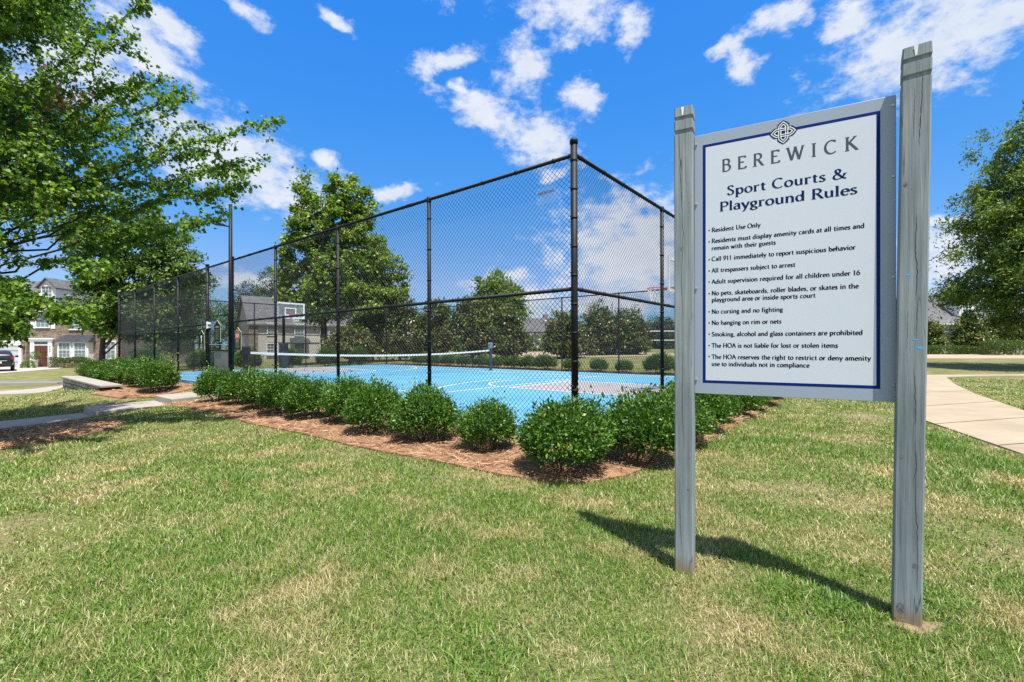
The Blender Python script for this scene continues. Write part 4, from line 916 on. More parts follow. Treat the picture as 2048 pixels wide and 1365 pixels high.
mb.build('netting', M['net'], nr)
for x, nm in ((0.0, 'a'), (NL, 'b')):
    p_ = MB().box(x-.06, x+.06, -.06, .06, -.02, 1.1).build('post', M['pad'] if x > 1 else M['black'], nr, bevel=.02)
    if x > 1: MB().box(x-.15, x+.08, -.10, .10, 1.08, 1.42).build('padded_cap', M['paleblue'], p_, bevel=.06)
    else: MB().box(x-.12, x+.12, -.12, .12, .95, 1.22).build('padded_cap', M['black'], p_, bevel=.04)

# ------------------------------------------------------------------ volleyball net in the sand
vy = 46.0; vx = (1226-1024)/F*vy; vz = g1(vx, vy)
vr = empty('volleyball_net', (vx, vy, vz), R(-8), 'volleyball net with two white tapes on pale posts over the sand', 'net')
for x in (0.0, 9.6): MB().tube([(x, 0, -.1), (x, 0, CAMZ+(HY-655)/F*vy-vz)], .055, 10).build('post', M['cream'], vr)
h1, h2 = CAMZ+(HY-663)/F*vy-vz, CAMZ+(HY-681)/F*vy-vz
for z in (h1, h2): MB().box(.3, 9.4, -.01, .01, z-.05, z+.05).build('net_tape', M['white'], vr)
mb = MB()
for x in np.arange(.35, 9.4, .1): mb.box(x-.003, x+.003, -.003, .003, h2+.05, h1-.05)
for z in np.arange(h2+.1, h1-.05, .1): mb.box(.3, 9.4, -.003, .003, z-.003, z+.003)
mb.build('netting', M['net'], vr)
for z in (h1, h2):
    mb = MB(); mb.tube([(0, 0, z), (.35, 0, z)], .012, 6); mb.tube([(9.35, 0, z), (9.6, 0, z)], .012, 6); mb.build('tie_cord', M['cord'], vr)
# ------------------------------------------------------------------ plants
def rdir(n, r): 
    d = r.normal(size=(n, 3)); return d/np.linalg.norm(d, axis=1)[:, None]
def maple_leaves(P, D, Nn, Ln):
    D = D/np.maximum(np.linalg.norm(D, axis=1), 1e-9)[:, None]; S = np.cross(D, Nn); S /= np.maximum(np.linalg.norm(S, axis=1), 1e-9)[:, None]; Nn = np.cross(S, D)
    sh = [(0, 0), (.26, .5), (.42, .27), (.68, .40), (.72, .16), (1, 0), (.72, -.16), (.68, -.40), (.42, -.27), (.26, -.5)]; V = np.empty((len(P), 10, 3))
    for k, (u, s) in enumerate(sh): V[:, k] = P+(D*u+S*s+Nn*(.28*abs(s)-.12*u*u))*Ln[:, None]
    n = len(P); q = (np.arange(n)*10)[:, None, None]; Fq = (q+np.array([[0, 1, 2, 5], [2, 3, 4, 5], [5, 6, 7, 8], [5, 8, 9, 0]])[None]).reshape(-1, 4)
    return V.reshape(-1, 3), Fq
def leaves(P, D, Nn, Ln, wr, fold=.15):
    """rhombic leaves: base at P, along D, facing Nn"""
    D = D/np.maximum(np.linalg.norm(D, axis=1), 1e-9)[:, None]; S = np.cross(D, Nn); S /= np.maximum(np.linalg.norm(S, axis=1), 1e-9)[:, None]; Nn = np.cross(S, D)
    L = Ln[:, None]; n = len(P); V = np.empty((n, 4, 3)); mid = P+D*L*.45
    V[:, 0] = P; V[:, 1] = mid+S*L*wr/2+Nn*L*fold; V[:, 2] = P+D*L; V[:, 3] = mid-S*L*wr/2+Nn*L*fold
    return V.reshape(-1, 3), (np.arange(n)*4)[:, None]+np.arange(4)[None]
def limb_pts(a, b, r, k=7, sag=.0, wob=.06):
    a, b = np.array(a, float), np.array(b, float); L = np.linalg.norm(b-a); t = np.linspace(0, 1, k)
    P = a+(b-a)*t[:, None]; w = r.normal(size=(k, 3))*wob*L*.35; w[0] = 0; w[-1] = 0; P += w*np.sin(np.pi*t)[:, None]
    P[:, 2] += np.sin(np.pi*t)*sag*L; return P
def tree(name, label, cat, base, H, lobes, nl, ls, mat, seed, tr=.2, clump=.5, per=60, wr=.6, droop=.0, bark=None, group=None, shell=.5, trunk_top=.75, parent_rz=0, up=.35, flat=.75, th=None):
    r = np.random.default_rng(seed); root = empty(name, base, 0, label, cat, group)
    vol = np.array([l[3]*l[4]*l[5] for l in lobes])**.8; vol /= vol.sum(); cc = []; ax = []
    nc = max(4, nl//per)
    for l, f in zip(lobes, vol):
        k = max(2, int(nc*f)); d = rdir(k, r); rad = (shell+(1-shell)*r.random(k)**.6)[:, None]*(1+.1*r.normal(size=(k, 1)))
        cc.append(np.array(l[:3])+d*rad*np.array(l[3:6])); ax.append(d)
    CC = np.vstack(cc); AX = np.vstack(ax); CC[:, 2] = np.maximum(CC[:, 2], .25)
    k = len(CC); sz = clump*r.uniform(.55, 1.25, k); idx = np.repeat(np.arange(k), per)
    off = r.normal(size=(len(idx), 3))*.5; off[:, 2] *= flat
    P = CC[idx]+off*sz[idx][:, None]; P[:, 2] -= droop*sz[idx]*(off[:, 0]**2+off[:, 1]**2)*2
    D = AX[idx]*.3+r.normal(size=P.shape)*.9; D[:, 2] -= droop*.8+.1
    Nn = r.normal(size=P.shape)*.55+AX[idx]*.55; Nn[:, 2] += up+.35
    V, Fq = leaves(P, D, Nn, ls*r.uniform(.6, 1.3, len(P)), wr); np_obj('crown', V, Fq, mat, root)
    tb = MB(); topz = (th or H*trunk_top)
    Pt = limb_pts((0, 0, -.15), (r.normal()*.15*tr*4, r.normal()*.15*tr*4, topz), r, 8, 0, .03); tb.tube(Pt, np.linspace(tr, tr*.25, 8)*np.array([1.25]+[1]*7), 10)
    for i in r.choice(k, min(k, 26), replace=False):
        f = r.uniform(.25, .85); j = f*7; a = Pt[int(j)]+(Pt[min(int(j)+1, 7)]-Pt[int(j)])*(j-int(j))
        if CC[i][2] < a[2]*.6: continue
        tb.tube(limb_pts(a, CC[i], r, 6, .05, .12), np.linspace(tr*.32*(1-f*.5), tr*.04, 6), 6)
    tb.build('trunk', bark or M['bark'], root)
    return root

# --- holly shrubs
def shrub_mesh(seed, n=11000, rx=.425, h=.70, ls=.041, pale=0):
    r = np.random.default_rng(seed); nb = 14
    d = rdir(n, r); d[:, 2] = np.abs(d[:, 2])*1.05-.6*r.random(n); d /= np.linalg.norm(d, axis=1)[:, None]
    # lumpy surface
    lum = rdir(nb, r); lum[:, 2] = np.abs(lum[:, 2]); amp = r.uniform(.04, .28, nb)
    bulge = 1+sum(a*np.exp(-((1-d@l)/.09)) for a, l in zip(amp, lum))-.08
    rad = (.35+.65*r.random(n)**.5)*bulge*(1+.07*r.normal(size=n))*(1+.09*np.sin(d[:, 0]*9+seed)*np.sin(d[:, 2]*8+d[:, 1]*7))
    P = d*rad[:, None]*np.array([rx, rx, h*.55]); P[:, 2] += h*.385
    k = int(n*.08); tips = r.choice(n, k, replace=False); P[tips] *= (1+.22*r.random((k, 1)))
    lowf = np.clip(P[:, 2]/.26, 0, 1); P[:, :2] *= (.84+.16*lowf)[:, None]; P[:, 2] = np.maximum(P[:, 2], .06+.1*r.random(n))
    D = d*.8+r.normal(size=d.shape)*.55; D[:, 2] += .35; Nn = r.normal(size=d.shape)*.5+d*.4; Nn[:, 2] += .6
    return leaves(P, D, Nn, ls*r.uniform(.65, 1.35, n), .5, .12)
def make_shrub(seed, **kw):
    root = empty('holly_shrub'); V, Fq = shrub_mesh(seed, **kw); np_obj('foliage', V, Fq, M['holly'], root)
    r = np.random.default_rng(seed+90); tb = MB()
    for i in range(11):
        a = r.uniform(0, 2*np.pi); e = (math.cos(a)*r.uniform(.12, .36), math.sin(a)*r.uniform(.12, .36), r.uniform(.25, .5)); tb.tube(limb_pts((math.cos(a)*.06, math.sin(a)*.06, -.03), e, r, 5, 0, .15), np.linspace(.011, .004, 5), 5)
    tb.build('stem', M['twig'], root); return root
protos = [make_shrub(s) for s in (11, 12, 13, 14)]
used = set(); cnt = [0]
def put_shrub(x, y, s, rz, label, group, k=None, sz=1.0):
    k = cnt[0] % 4 if k is None else k; cnt[0] += 1
    o = protos[k] if k not in used else copy_tree(protos[k]); used.add(k)
    o.location = (x, y, g1(x, y)+.03); o.rotation_euler = (0, 0, rz); o.scale = (s, s, s*sz); tag(o, label, 'shrub', group); return o
rs = np.random.default_rng(3); ordn = ['first', 'second', 'third', 'fourth', 'fifth', 'sixth', 'seventh', 'eighth', 'ninth', 'tenth', 'eleventh', 'twelfth', 'thirteenth', 'fourteenth', 'fifteenth', 'sixteenth']
put_shrub(*cp(-.42, -1.0)[:2], 1.03, .3, 'round green holly shrub at the mulch tip in front of the tall corner post', 'clipped hollies in the pine straw bed')
for i, u in enumerate((.72, 1.72, 2.75, 3.75, 4.75, 5.75, 6.8, 7.9, 9.05)):
    q = cp(u, -.92+rs.normal()*.05); lab = f'{ordn[i]} front row holly counting from the tall corner post toward the gate'
    if i == 8: lab = 'holly shrub at the gate end of the front row, beside the concrete slab'
    put_shrub(q[0], q[1], 1.0+rs.normal()*.08, rs.uniform(0, 6), lab, 'clipped hollies in the pine straw bed')
for i, v in enumerate((-.12, 1.0, 2.05, 3.1, 4.15, 5.2, 6.3, 7.5)):
    q = cp(-.92+rs.normal()*.04, v); lab = ('full green holly between the tall corner post and the shorter sign post' if i == 0 else f'{ordn[i]} holly from the tall corner post in the row leading behind the sign')
    put_shrub(q[0], q[1], 1.03 if i == 0 else 1.0+rs.normal()*.08, rs.uniform(0, 6), lab, 'clipped hollies in the pine straw bed')
for i, u in enumerate((13.45, 14.7, 16.0, 17.3, 18.7, 20.2, 21.7)):
    q = cp(u, -1.0); lab = ('bushy holly with pale new shoots, nearest the gate beyond the stepped slabs' if i == 0 else f'{ordn[i]} holly shrub past the gate in the row above the stone wall')
    put_shrub(q[0], q[1], 1.16+rs.normal()*.05, rs.uniform(0, 6), lab, 'hollies beyond the gate', sz=1.02)
# pale shoots on the holly next to the gate
r_ = np.random.default_rng(5); q = cp(13.0, -.85); nb = 260
P = np.column_stack([q[0]+r_.normal(size=nb)*.14, q[1]+r_.normal(size=nb)*.14, g1(*q[:2])+.55+r_.random(nb)*.62]); D = r_.normal(size=P.shape)*.5; D[:, 2] += .7; Nn = r_.normal(size=P.shape)
V, Fq = leaves(P, D, Nn, np.full(nb, .06), .45); so_ = np_obj('shoot_clump', V, Fq, M['hollypale']); tag(so_, 'tall pale yellow green shoots rising beside the fence just past the gate', 'shoots')
back = [(.8, 1.0), (1.9, .95), (3.3, 1.05), (4.7, 1.2), (6.3, .75), (7.6, .8), (9.2, .75), (10.7, 1.05), (11.9, .95), (13.0, .9), (14.2, .85), (15.4, .95), (16.8, .9), (18.2, .95), (19.6, .9), (21.0, .95)]
for i, (u, s) in enumerate(back):
    q = cp(u, WID+.95); put_shrub(q[0], q[1], s*1.25, rs.uniform(0, 6), f'{ordn[i]} dark shrub behind the far long fence counting from its near end', 'shrubs behind the far long fence', sz=.85)

# --- pine straw
def straw(poly, n, seed, z=.035, ln=.13, w=.0035, nm='pine_straw'):
    r = np.random.default_rng(seed); A = np.array([p[:2] for p in poly]); lo, hi = A.min(0), A.max(0)
    P = r.uniform(lo, hi, size=(n*4, 2)); P = P[inpoly(P, poly)]
    # more of them near the viewer
    keep = r.random(len(P)) < np.minimum(1, (6.0/np.hypot(P[:, 0], P[:, 1]))**1.5); P = P[keep][:n]; P = P+r.normal(size=P.shape)*.05
    n = len(P); a = r.uniform(0, 2*np.pi, n); D = np.column_stack([np.cos(a), np.sin(a), r.normal(size=n)*.16]); L = ln*r.uniform(.5, 1.3, n)
    dist = np.hypot(P[:, 0], P[:, 1]); S = np.column_stack([-np.sin(a), np.cos(a), r.normal(size=n)*.5])*(w*np.maximum(1, dist/5))[:, None]
    C = np.column_stack([P, gz(P)+z+np.abs(r.normal(size=n))*.014]); V = np.empty((n, 4, 3)); V[:, 0] = C-D*L[:, None]/2-S/2; V[:, 1] = C-D*L[:, None]/2+S/2; V[:, 2] = C+D*L[:, None]/2+S/2; V[:, 3] = C+D*L[:, None]/2-S/2
    o = np_obj(nm, V.reshape(-1, 3), (np.arange(n)*4)[:, None]+np.arange(4)[None], M['needle']); return tag(o, kind='stuff')
straw(bed_poly, 60000, 21); straw(bed2, 9000, 22, w=.005); straw(ring, 7000, 23)

# --- lawn
slabs_poly = [cp(10.8, 0)[:2], cp(12.4, 0)[:2], cp(12.4, -9.5)[:2], cp(10.8, -9.5)[:2]]
court_poly = [cp(-.1, -.1)[:2], cp(LEN+.1, -.1)[:2], cp(LEN+.1, WID+.1)[:2], cp(-.1, WID+.1)[:2]]
def blades(P, hgt, wid, r, lean=.55):
    n = len(P); a = r.uniform(0, 2*np.pi, n); H = hgt*r.uniform(.45, 1.25, n); ln_ = np.abs(r.normal(size=n))*lean+.12
    dx, dy = np.cos(a), np.sin(a); tw = a+np.pi/2+r.normal(size=n)*.5; sx, sy = np.cos(tw)*wid/2, np.sin(tw)*wid/2
    z0 = gz(P)-.004; V = np.empty((n, 5, 3)); m = .55
    for k, (f, wv) in enumerate(((0, 1), (0, -1), (m, -.85), (m, .85), (1, 0))):
        hz = H*(f-.28*f*f*np.minimum(ln_, 1.4)); off = H*ln_*f**1.7
        V[:, k, 0] = P[:, 0]+dx*off+sx*wv; V[:, k, 1] = P[:, 1]+dy*off+sy*wv; V[:, k, 2] = z0+hz
    return V
def blade_faces(n):
    b = np.arange(n)*5
    return b
def lawn(n, seed):
    r = np.random.default_rng(seed); r0, r1 = 1.35, 26.0; rn = 2.6
    # density constant to rn then ~ 1/r^2
    A1 = (rn**2-r0**2)/2; A2 = rn**2*math.log(r1/rn); k = r.random(n) < A1/(A1+A2); u = r.random(n)
    rad = np.where(k, np.sqrt(r0**2+u*(rn**2-r0**2)), rn*(r1/rn)**u); th = r.uniform(R(90-56), R(90+56), n)
    P = np.column_stack([rad*np.cos(th), rad*np.sin(th)])
    J = P+r.normal(size=P.shape)*.035; bad = inpoly(J, bed_poly) | inpoly(P, court_poly) | inpoly(J, path_poly) | inpoly(P, slabs_poly) | inpoly(J, bed2) | inpoly(P+r.normal(size=P.shape)*.12, ring)
    P = P[~bad]; rad = rad[~bad]; n = len(P)
    # thin, bare spots and lusher spots
    def vn(s, sd):
        q = np.random.default_rng(sd); f = q.normal(size=(6, 2))*s; ph = q.uniform(0, 6.28, 6); return sum(np.sin(P@f[i]+ph[i]) for i in range(6))/6
    d = vn(2.2, 1)+.6*vn(5.5, 2)+.4*vn(.7, 4); d = d-1.1*np.any([inpoly(P, b_) for b_ in BARE], axis=0); keep = r.random(n) < np.clip(.95+.8*d, np.where(d < -.8, .3, .42), 1); P = P[keep]; rad = rad[keep]; d = d[keep]; n = len(P)
    wid = .0034*np.maximum(1, rad/2.6)**.9; hgt = .041*np.clip(1+.5*d, .55, 1.7)*np.where(rad > 6, 1.05, 1)
    V = blades(P, hgt, wid, r, .75)
    b = (np.arange(n)*5)[:, None]
    V = V.reshape(-1, 3); T = np.vstack([(b+np.array([[0, 1, 2]])), (b+np.array([[0, 2, 3]])), (b+np.array([[3, 2, 4]]))])
    o = np_obj('grass', V, T, M['grass']); tag(o, kind='stuff')
lawn(760000, 31)
def tuft(px, py, n, h, w, sp, seed, label, stretch=(1, 1)):
    r = np.random.default_rng(seed); x, y = gp(px, py); P = np.column_stack([x+r.normal(size=n)*sp*stretch[0], y+r.normal(size=n)*sp*stretch[1]])
    V = blades(P, h, w, r, .9); b = (np.arange(len(P))*5)[:, None]; V = V.reshape(-1, 3); c = np.array([x, y, g1(x, y)]); T = np.vstack([(b+np.array([[0, 1, 2]])), (b+np.array([[0, 2, 3]])), (b+np.array([[3, 2, 4]]))])
    o = np_obj('grass_tuft', V-c, T, M['weed']); o.location = c; tag(o, label, 'grass tuft', 'coarse grass tufts in the lawn')
tuft(470, 965, 420, .11, .007, .15, 1, 'wide coarse green tuft in the open lawn left of the mulch tip', (1.6, .7))
tuft(1235, 1330, 1, .05, .005, .1, 2, 'small coarse tuft at the bottom edge below the left sign post') if False else None
tuft(960, 1320, 170, .065, .007, .11, 3, 'coarse bright tuft at the bottom edge of the lawn, mid picture')
tuft(1680, 1222, 330, .055, .008, .065, 4, 'bright weed tuft in the lawn just left of the taller sign post foot')
tuft(1585, 1190, 260, .05, .008, .07, 5, 'low weed patch under the board shadow between the two sign posts', (1.5, 1))
tuft(1540, 885, 420, .11, .008, .18, 6, 'coarse tuft behind the board near the mulch edge', (1.6, .8))
tuft(1700, 905, 380, .09, .008, .2, 7, 'coarse tuft behind the sign, left of the taller post and near the path', (1.6, .8))
tuft(1885, 1200, 260, .05, .008, .08, 8, 'low weed patch just right of the taller sign post foot')
for i, (px, py) in enumerate(((1868, 880), (1905, 902), (1950, 925), (2005, 945))):
    tuft(px, py, 330, .13-.015*i, .008, .13, 20+i, f'long ragged grass on the path edge, {ordn[i]} tuft counting away from the taller sign post', (1.2, 1.2))

# dry leaves dropped on the lawn and the path
def litter(n, seed):
    r = np.random.default_rng(seed); rad = 1.8*(9/1.8)**r.random(n); th = r.uniform(R(40), R(140), n); P = np.column_stack([rad*np.cos(th), rad*np.sin(th)]); P = P[~inpoly(P, court_poly)]; n = len(P)
    a = r.uniform(0, 6.28, n); D = np.column_stack([np.cos(a), np.sin(a), r.normal(size=n)*.2]); Nn = r.normal(size=(n, 3))*.35; Nn[:, 2] += 1
    V, Fq = leaves(np.column_stack([P, gz(P)+.03]), D, Nn, .028*r.uniform(.5, 1.3, n), .55, .2); tag(np_obj('fallen_leaves', V, Fq, M['dead']), kind='stuff')
litter(45, 77)

# ------------------------------------------------------------------ the maple overhead at the left
def maple():
    bx, by = -9.15, 7.35; bz = g1(bx, by); root = empty('maple_tree', (bx, by, bz), 0, 'big leafy maple at the left edge with long sprays reaching over the lawn', 'tree')
    r = np.random.default_rng(41); tb = MB(); LP = []; LD = []
    tr = limb_pts((0, 0, -.1), (.3, .1, 7.5), r, 9, 0, .04); tb.tube(tr, [.24, .19, .17, .155, .14, .12, .1, .07, .04], 12)
    def trunk_at(z): return np.array([.3*z/7.5, .1*z/7.5, z])
    def spray(P, dens=46, size=.10, sp=.055, start=.25):
        P = np.asarray(P); seg = np.linalg.norm(np.diff(P, axis=0), axis=1); L = seg.sum(); n = max(4, int(L*dens)); t = np.sort(start+(1-start)*r.random(n))*L; cs = np.concatenate([[0], np.cumsum(seg)])
        q = np.column_stack([np.interp(t, cs, P[:, k]) for k in range(3)]); LP.append(q+r.normal(size=q.shape)*sp*np.array([1, 1, .9])); d = np.gradient(P, axis=0); dd = np.column_stack([np.interp(t, cs, d[:, k]) for k in range(3)]); dd /= np.linalg.norm(dd, axis=1)[:, None]
        LD.append(dd*.5+r.normal(size=q.shape)*.7+np.array([0, 0, -.45]))
    def twigs(P, k, length, droop, start=.3, dens=46):
        P = np.asarray(P)
        for _ in range(k):
            f = r.uniform(start, .97)*(len(P)-1); i = int(f); a = P[i]+(P[min(i+1, len(P)-1)]-P[i])*(f-i); d = P[min(i+1, len(P)-1)]-P[max(i-1, 0)]; d = d/np.linalg.norm(d)
            e = d*.75+r.normal(size=3)*.65; e[2] -= droop; e /= np.linalg.norm(e); L = length*r.uniform(.5, 1.25); b = a+e*L; Q = limb_pts(a, b, r, 6, .12, .14); Q[-1][2] -= .12*L
            tb.tube(Q, np.linspace(.008, .0025, 6), 4, cap=False); spray(Q, dens, start=.1)
    # long sprays seen against the sky (tips given by where they hang in the air)
    tips = [(565, 238, 6.6, 3.0), (536, 318, 6.9, 2.8), (520, 330, 7.5, 2.7), (505, 368, 7.0, 2.6), (482, 384, 7.6, 2.5), (458, 428, 7.0, 2.4), (405, 462, 7.3, 2.4), (296, 14, 6.2, 4.6), (270, 66, 6.2, 4.2), (288, 152, 6.6, 3.9),
            (384, 178, 7.0, 3.6), (330, 152, 7.2, 3.6), (395, 190, 7.8, 3.2), (420, 300, 7.6, 2.9), (410, 250, 7.4, 3.1), (350, 400, 7.9, 2.7), (128, 645, 6.2, 2.3), (165, 628, 6.0, 2.4), (30, 672, 6.3, 2.0), (20, 630, 5.6, 2.1), (8, 688, 6.0, 2.0), (58, 660, 6.2, 2.2), (75, 600, 6.4, 2.4), (45, 640, 6.8, 2.2), (215, 540, 6.6, 2.6)]
    for (px, py, y, zs) in tips:
        e = np.array(at(px, py, y))-np.array([bx, by, bz]); a = trunk_at(zs+r.uniform(-.3, .3)); 
        m = a+(e-a)*.55; m[2] += .35+.15*r.random(); k = 12; t = np.linspace(0, 1, k)[:, None]; P = (1-t)**2*a+2*t*(1-t)*m+t*t*e; P[1:-1] += r.normal(size=(k-2, 3))*.05
        tb.tube(P, np.linspace(.02, .003, k), 6); spray(P[4:], 150, sp=.036, start=.0); L = np.linalg.norm(e-a); twigs(P, int(2+L*.8), .32, .2, .45, 130); twigs(P, 2, .2, .2, .8, 130)
    # the rest of the crown
    for i in range(230):
        a = r.uniform(0, 2*np.pi); zc = r.uniform(2.0, 9.2); rad = 3.8*math.sqrt(max(.05, 1-((zc-4.8)/5.2)**2))*r.uniform(.4, .98)
        e = np.array([rad*math.cos(a), rad*math.sin(a), zc])
        ww = e+np.array([bx, by, bz]); px = 1024+F*ww[0]/max(.5, ww[1]); py = HY-F*(ww[2]-CAMZ)/max(.5, ww[1])
        if ww[1] > 4 and (px > 262-.08*max(0, 300-py) or (py > 400 and px > 170-1.1*(py-400)) or py > (660 if px < 75 else 560) or (px > 130 and i % 5 < 2)): continue
        s = trunk_at(max(1.6, min(7.3, zc-r.uniform(.0, 1.3))))
        w = e+np.array([bx, by, bz]);
        if w[1] < 3.2: continue
        P = limb_pts(s, e, r, 8, .08, .1); tb.tube(P, np.linspace(.018, .004, 8), 5); spray(P[3:], 90, start=.0); twigs(P, 12, .7, .4, .3, 105)
    tb.build('trunk', M['bark'], root)
    P = np.vstack(LP); D = np.vstack(LD); n = len(P); Nn = r.normal(size=P.shape)*.55; Nn[:, 2] += .75; Nn[:, 1] -= .25; Nn[:, 0] += .1
    V, Fq = maple_leaves(P, D, Nn, .062*r.uniform(.6, 1.25, n)); np_obj('crown', V, Fq, M['maple'], root); print('maple leaves', n)
    # a patch of dead brown leaves inside
    c = np.array(at(125, 205, 7.0))-np.array([bx, by, bz]); n = 130; P = c+r.normal(size=(n, 3))*np.array([.22, .2, .2]); D = r.normal(size=P.shape); D[:, 2] -= 1
    V, Fq = leaves(P, D, r.normal(size=P.shape), np.full(n, .09), .6); np_obj('dead_leaves', V, Fq, M['dead'], root)
maple()

# ------------------------------------------------------------------ trees beyond the court
TG = 'trees beyond the court'
def ground_at(px, y): x = (px-1024)/F*y; return (x, y, g1(x, y))
def LB(px, py, rx, rz, y, base, ry=None, dy=0):
    """a crown lobe given by where it stands: centre and half sizes"""
    c = at(px, py, y+dy); k = y/F; return (c.x-base[0], c.y-base[1], c.z-base[2], rx*k, (ry or rx)*k, rz*k)
y = 40.0; b = ground_at(650, y)
tree('tall_tree', 'tallest tree, twin peaked and sunlit yellow green, behind the far hoop', 'tree', b, 18,
     [LB(612, 385, 22, 52, y, b), LB(672, 390, 24, 50, y, b), LB(703, 395, 22, 44, y, b), LB(732, 420, 20, 44, y, b), LB(625, 450, 40, 50, y, b), LB(690, 450, 48, 50, y, b), LB(605, 510, 40, 45, y, b), LB(730, 500, 42, 45, y, b), LB(765, 540, 40, 40, y, b), LB(670, 540, 60, 55, y, b), LB(590, 570, 36, 42, y, b), LB(640, 600, 60, 45, y, b), LB(740, 600, 60, 45, y, b), LB(785, 585, 28, 30, y, b)],
     56000, .30, M['tulip'], 51, .32, .62, 120, .6, group=TG, shell=.35)
y = 31.0; b = ground_at(205, y)
tree('shade_tree', 'dense dark green tree overhanging the townhouse with the brown door', 'tree', b, 10,
     [LB(300, 480, 75, 55, y, b), LB(230, 500, 80, 65, y, b), LB(195, 560, 45, 60, y, b), LB(300, 560, 90, 70, y, b), LB(350, 540, 55, 60, y, b), LB(240, 620, 85, 55, y, b), LB(205, 640, 45, 40, y, b), LB(320, 630, 70, 60, y, b), LB(190, 480, 45, 60, y, b)],
     44000, .24, M['darktree'], 52, .2, .62, 120, .55, group=TG, shell=.3, th=6)
y = 46.0
for i, (px, w, top, yy, lab) in enumerate(((438, 34, 598, 68, 'dark trees framed by the gate opening, left of the brick gable'), (385, 36, 560, 44, 'dark tree seen through the fence between the shade tree and the gate'), (345, 40, 570, 38, 'dark bushy tree behind the far end of the left fence'))):
    b = ground_at(px, yy); tree('shade_tree', lab, 'tree', b, 7, [LB(px, (top+690)/2, w, (690-top)/2, yy, b), LB(px-10, 680, w, 30, yy, b), LB(px+8, top+40, w*.7, 36, yy, b)], 9000, .2, M['darktree'], 60+i, .14, .6, 50, .55, group=TG, shell=.3)
for i, (px, top, w, yy, lab) in enumerate(((545, 535, 26, 85, 'distant pine poking up behind the gabled roof, beside the tall tree'), (510, 556, 24, 88, 'smaller distant pine over the gabled roof'), (480, 572, 18, 90, 'shortest distant pine left of the gabled roof'))):
    b = ground_at(px, yy); tree('pine_tree', lab, 'tree', b, 14, [LB(px, top+30, w, 32, yy, b), LB(px-6, top+70, w*1.3, 40, yy, b), LB(px, top+110, w*1.2, 40, yy, b)], 6000, .45, M['pine'], 70+i, .2, .9, 40, .3, group=TG, shell=.3)
y = 52.0; b = ground_at(990, y)
tree('maple_tree', 'bright light green round topped tree rising above the magnolias', 'tree', b, 9, [LB(990, 575, 38, 32, y, b), LB(1000, 600, 48, 34, y, b), LB(970, 615, 40, 30, y, b), LB(1020, 620, 34, 30, y, b)], 13000, .30, M['bright'], 75, .2, .7, 50, .6, group=TG, shell=.35)
mags = [(800, 588, 52, 40, 'brown tinged magnolia right of the tall tree'), (868, 600, 48, 38, 'broad magnolia between the tall tree and the bright round tree'), (945, 592, 60, 37, 'broad magnolia under the bright round tree, on its left'), (1015, 612, 44, 37, 'magnolia under the bright round tree, on its right'), (1128, 625, 44, 36, 'magnolia just left of the tall corner post'),
        (1195, 615, 46, 40, 'magnolia just right of the tall corner post'), (1255, 622, 44, 40, 'magnolia behind the volleyball post'), (745, 610, 44, 44, 'shadowed magnolia beneath the tall tree'), (700, 655, 46, 36, 'low dark magnolia beneath the right side of the tall tree')]
for i, (px, top, w, yy, lab) in enumerate(mags):
    b = ground_at(px, yy); h = (712-top); tree('magnolia_tree', lab, 'tree', b, 5, [LB(px, top+h*.32, w*.62, h*.32, yy, b), LB(px-w*.3, top+h*.6, w*.7, h*.36, yy, b), LB(px+w*.3, top+h*.58, w*.7, h*.36, yy, b), LB(px, top+h*.75, w*.95, h*.25, yy, b)], 11000, .27, M['magnolia'], 80+i, .12, .5, 40, .5, group='magnolias beyond the court', shell=.35)
y = 44.0; b = ground_at(1225, 47)
tree('cedar_tree', 'pointed conifer rising between two magnolias near the volleyball post', 'tree', b, 7, [LB(1195, 615, 16, 20, 47, b), LB(1195, 640, 24, 26, 47, b), LB(1197, 670, 30, 28, 47, b)], 4500, .16, M['pine'], 95, .12, .5, 40, .35, group=TG, shell=.3)
for i, (px, top, w, yy, lab) in enumerate(((1320, 632, 30, 80, 'distant pine behind the volleyball net, nearest the sign post'), (1290, 642, 24, 84, 'distant pine at the right end of the magnolias'), (1355, 640, 26, 82, 'distant pine mostly hidden by the sign post'), (1850, 585, 22, 80, 'distant pine beside the taller sign post, left of the grey roof'), (1885, 582, 26, 86, 'distant pine rising above the grey roof at right'))):
    b = ground_at(px, yy); tree('pine_tree', lab, 'tree', b, 8, [LB(px, top+25, w, 25, yy, b), LB(px, top+55, w*1.2, 32, yy, b)], 6000, .42, M['pine'], 100+i, .16, .8, 40, .3, group=TG, shell=.3)
b = ground_at(1072, 58); tree('round_shrub', 'small round evergreen before the white wall, left of the corner post', 'shrub', b, 3, [LB(1073, 688, 20, 22, 58, b), LB(1073, 700, 22, 14, 58, b)], 3000, .14, M['boxwood'], 110, .06, .3, 40, .5, shell=.5)
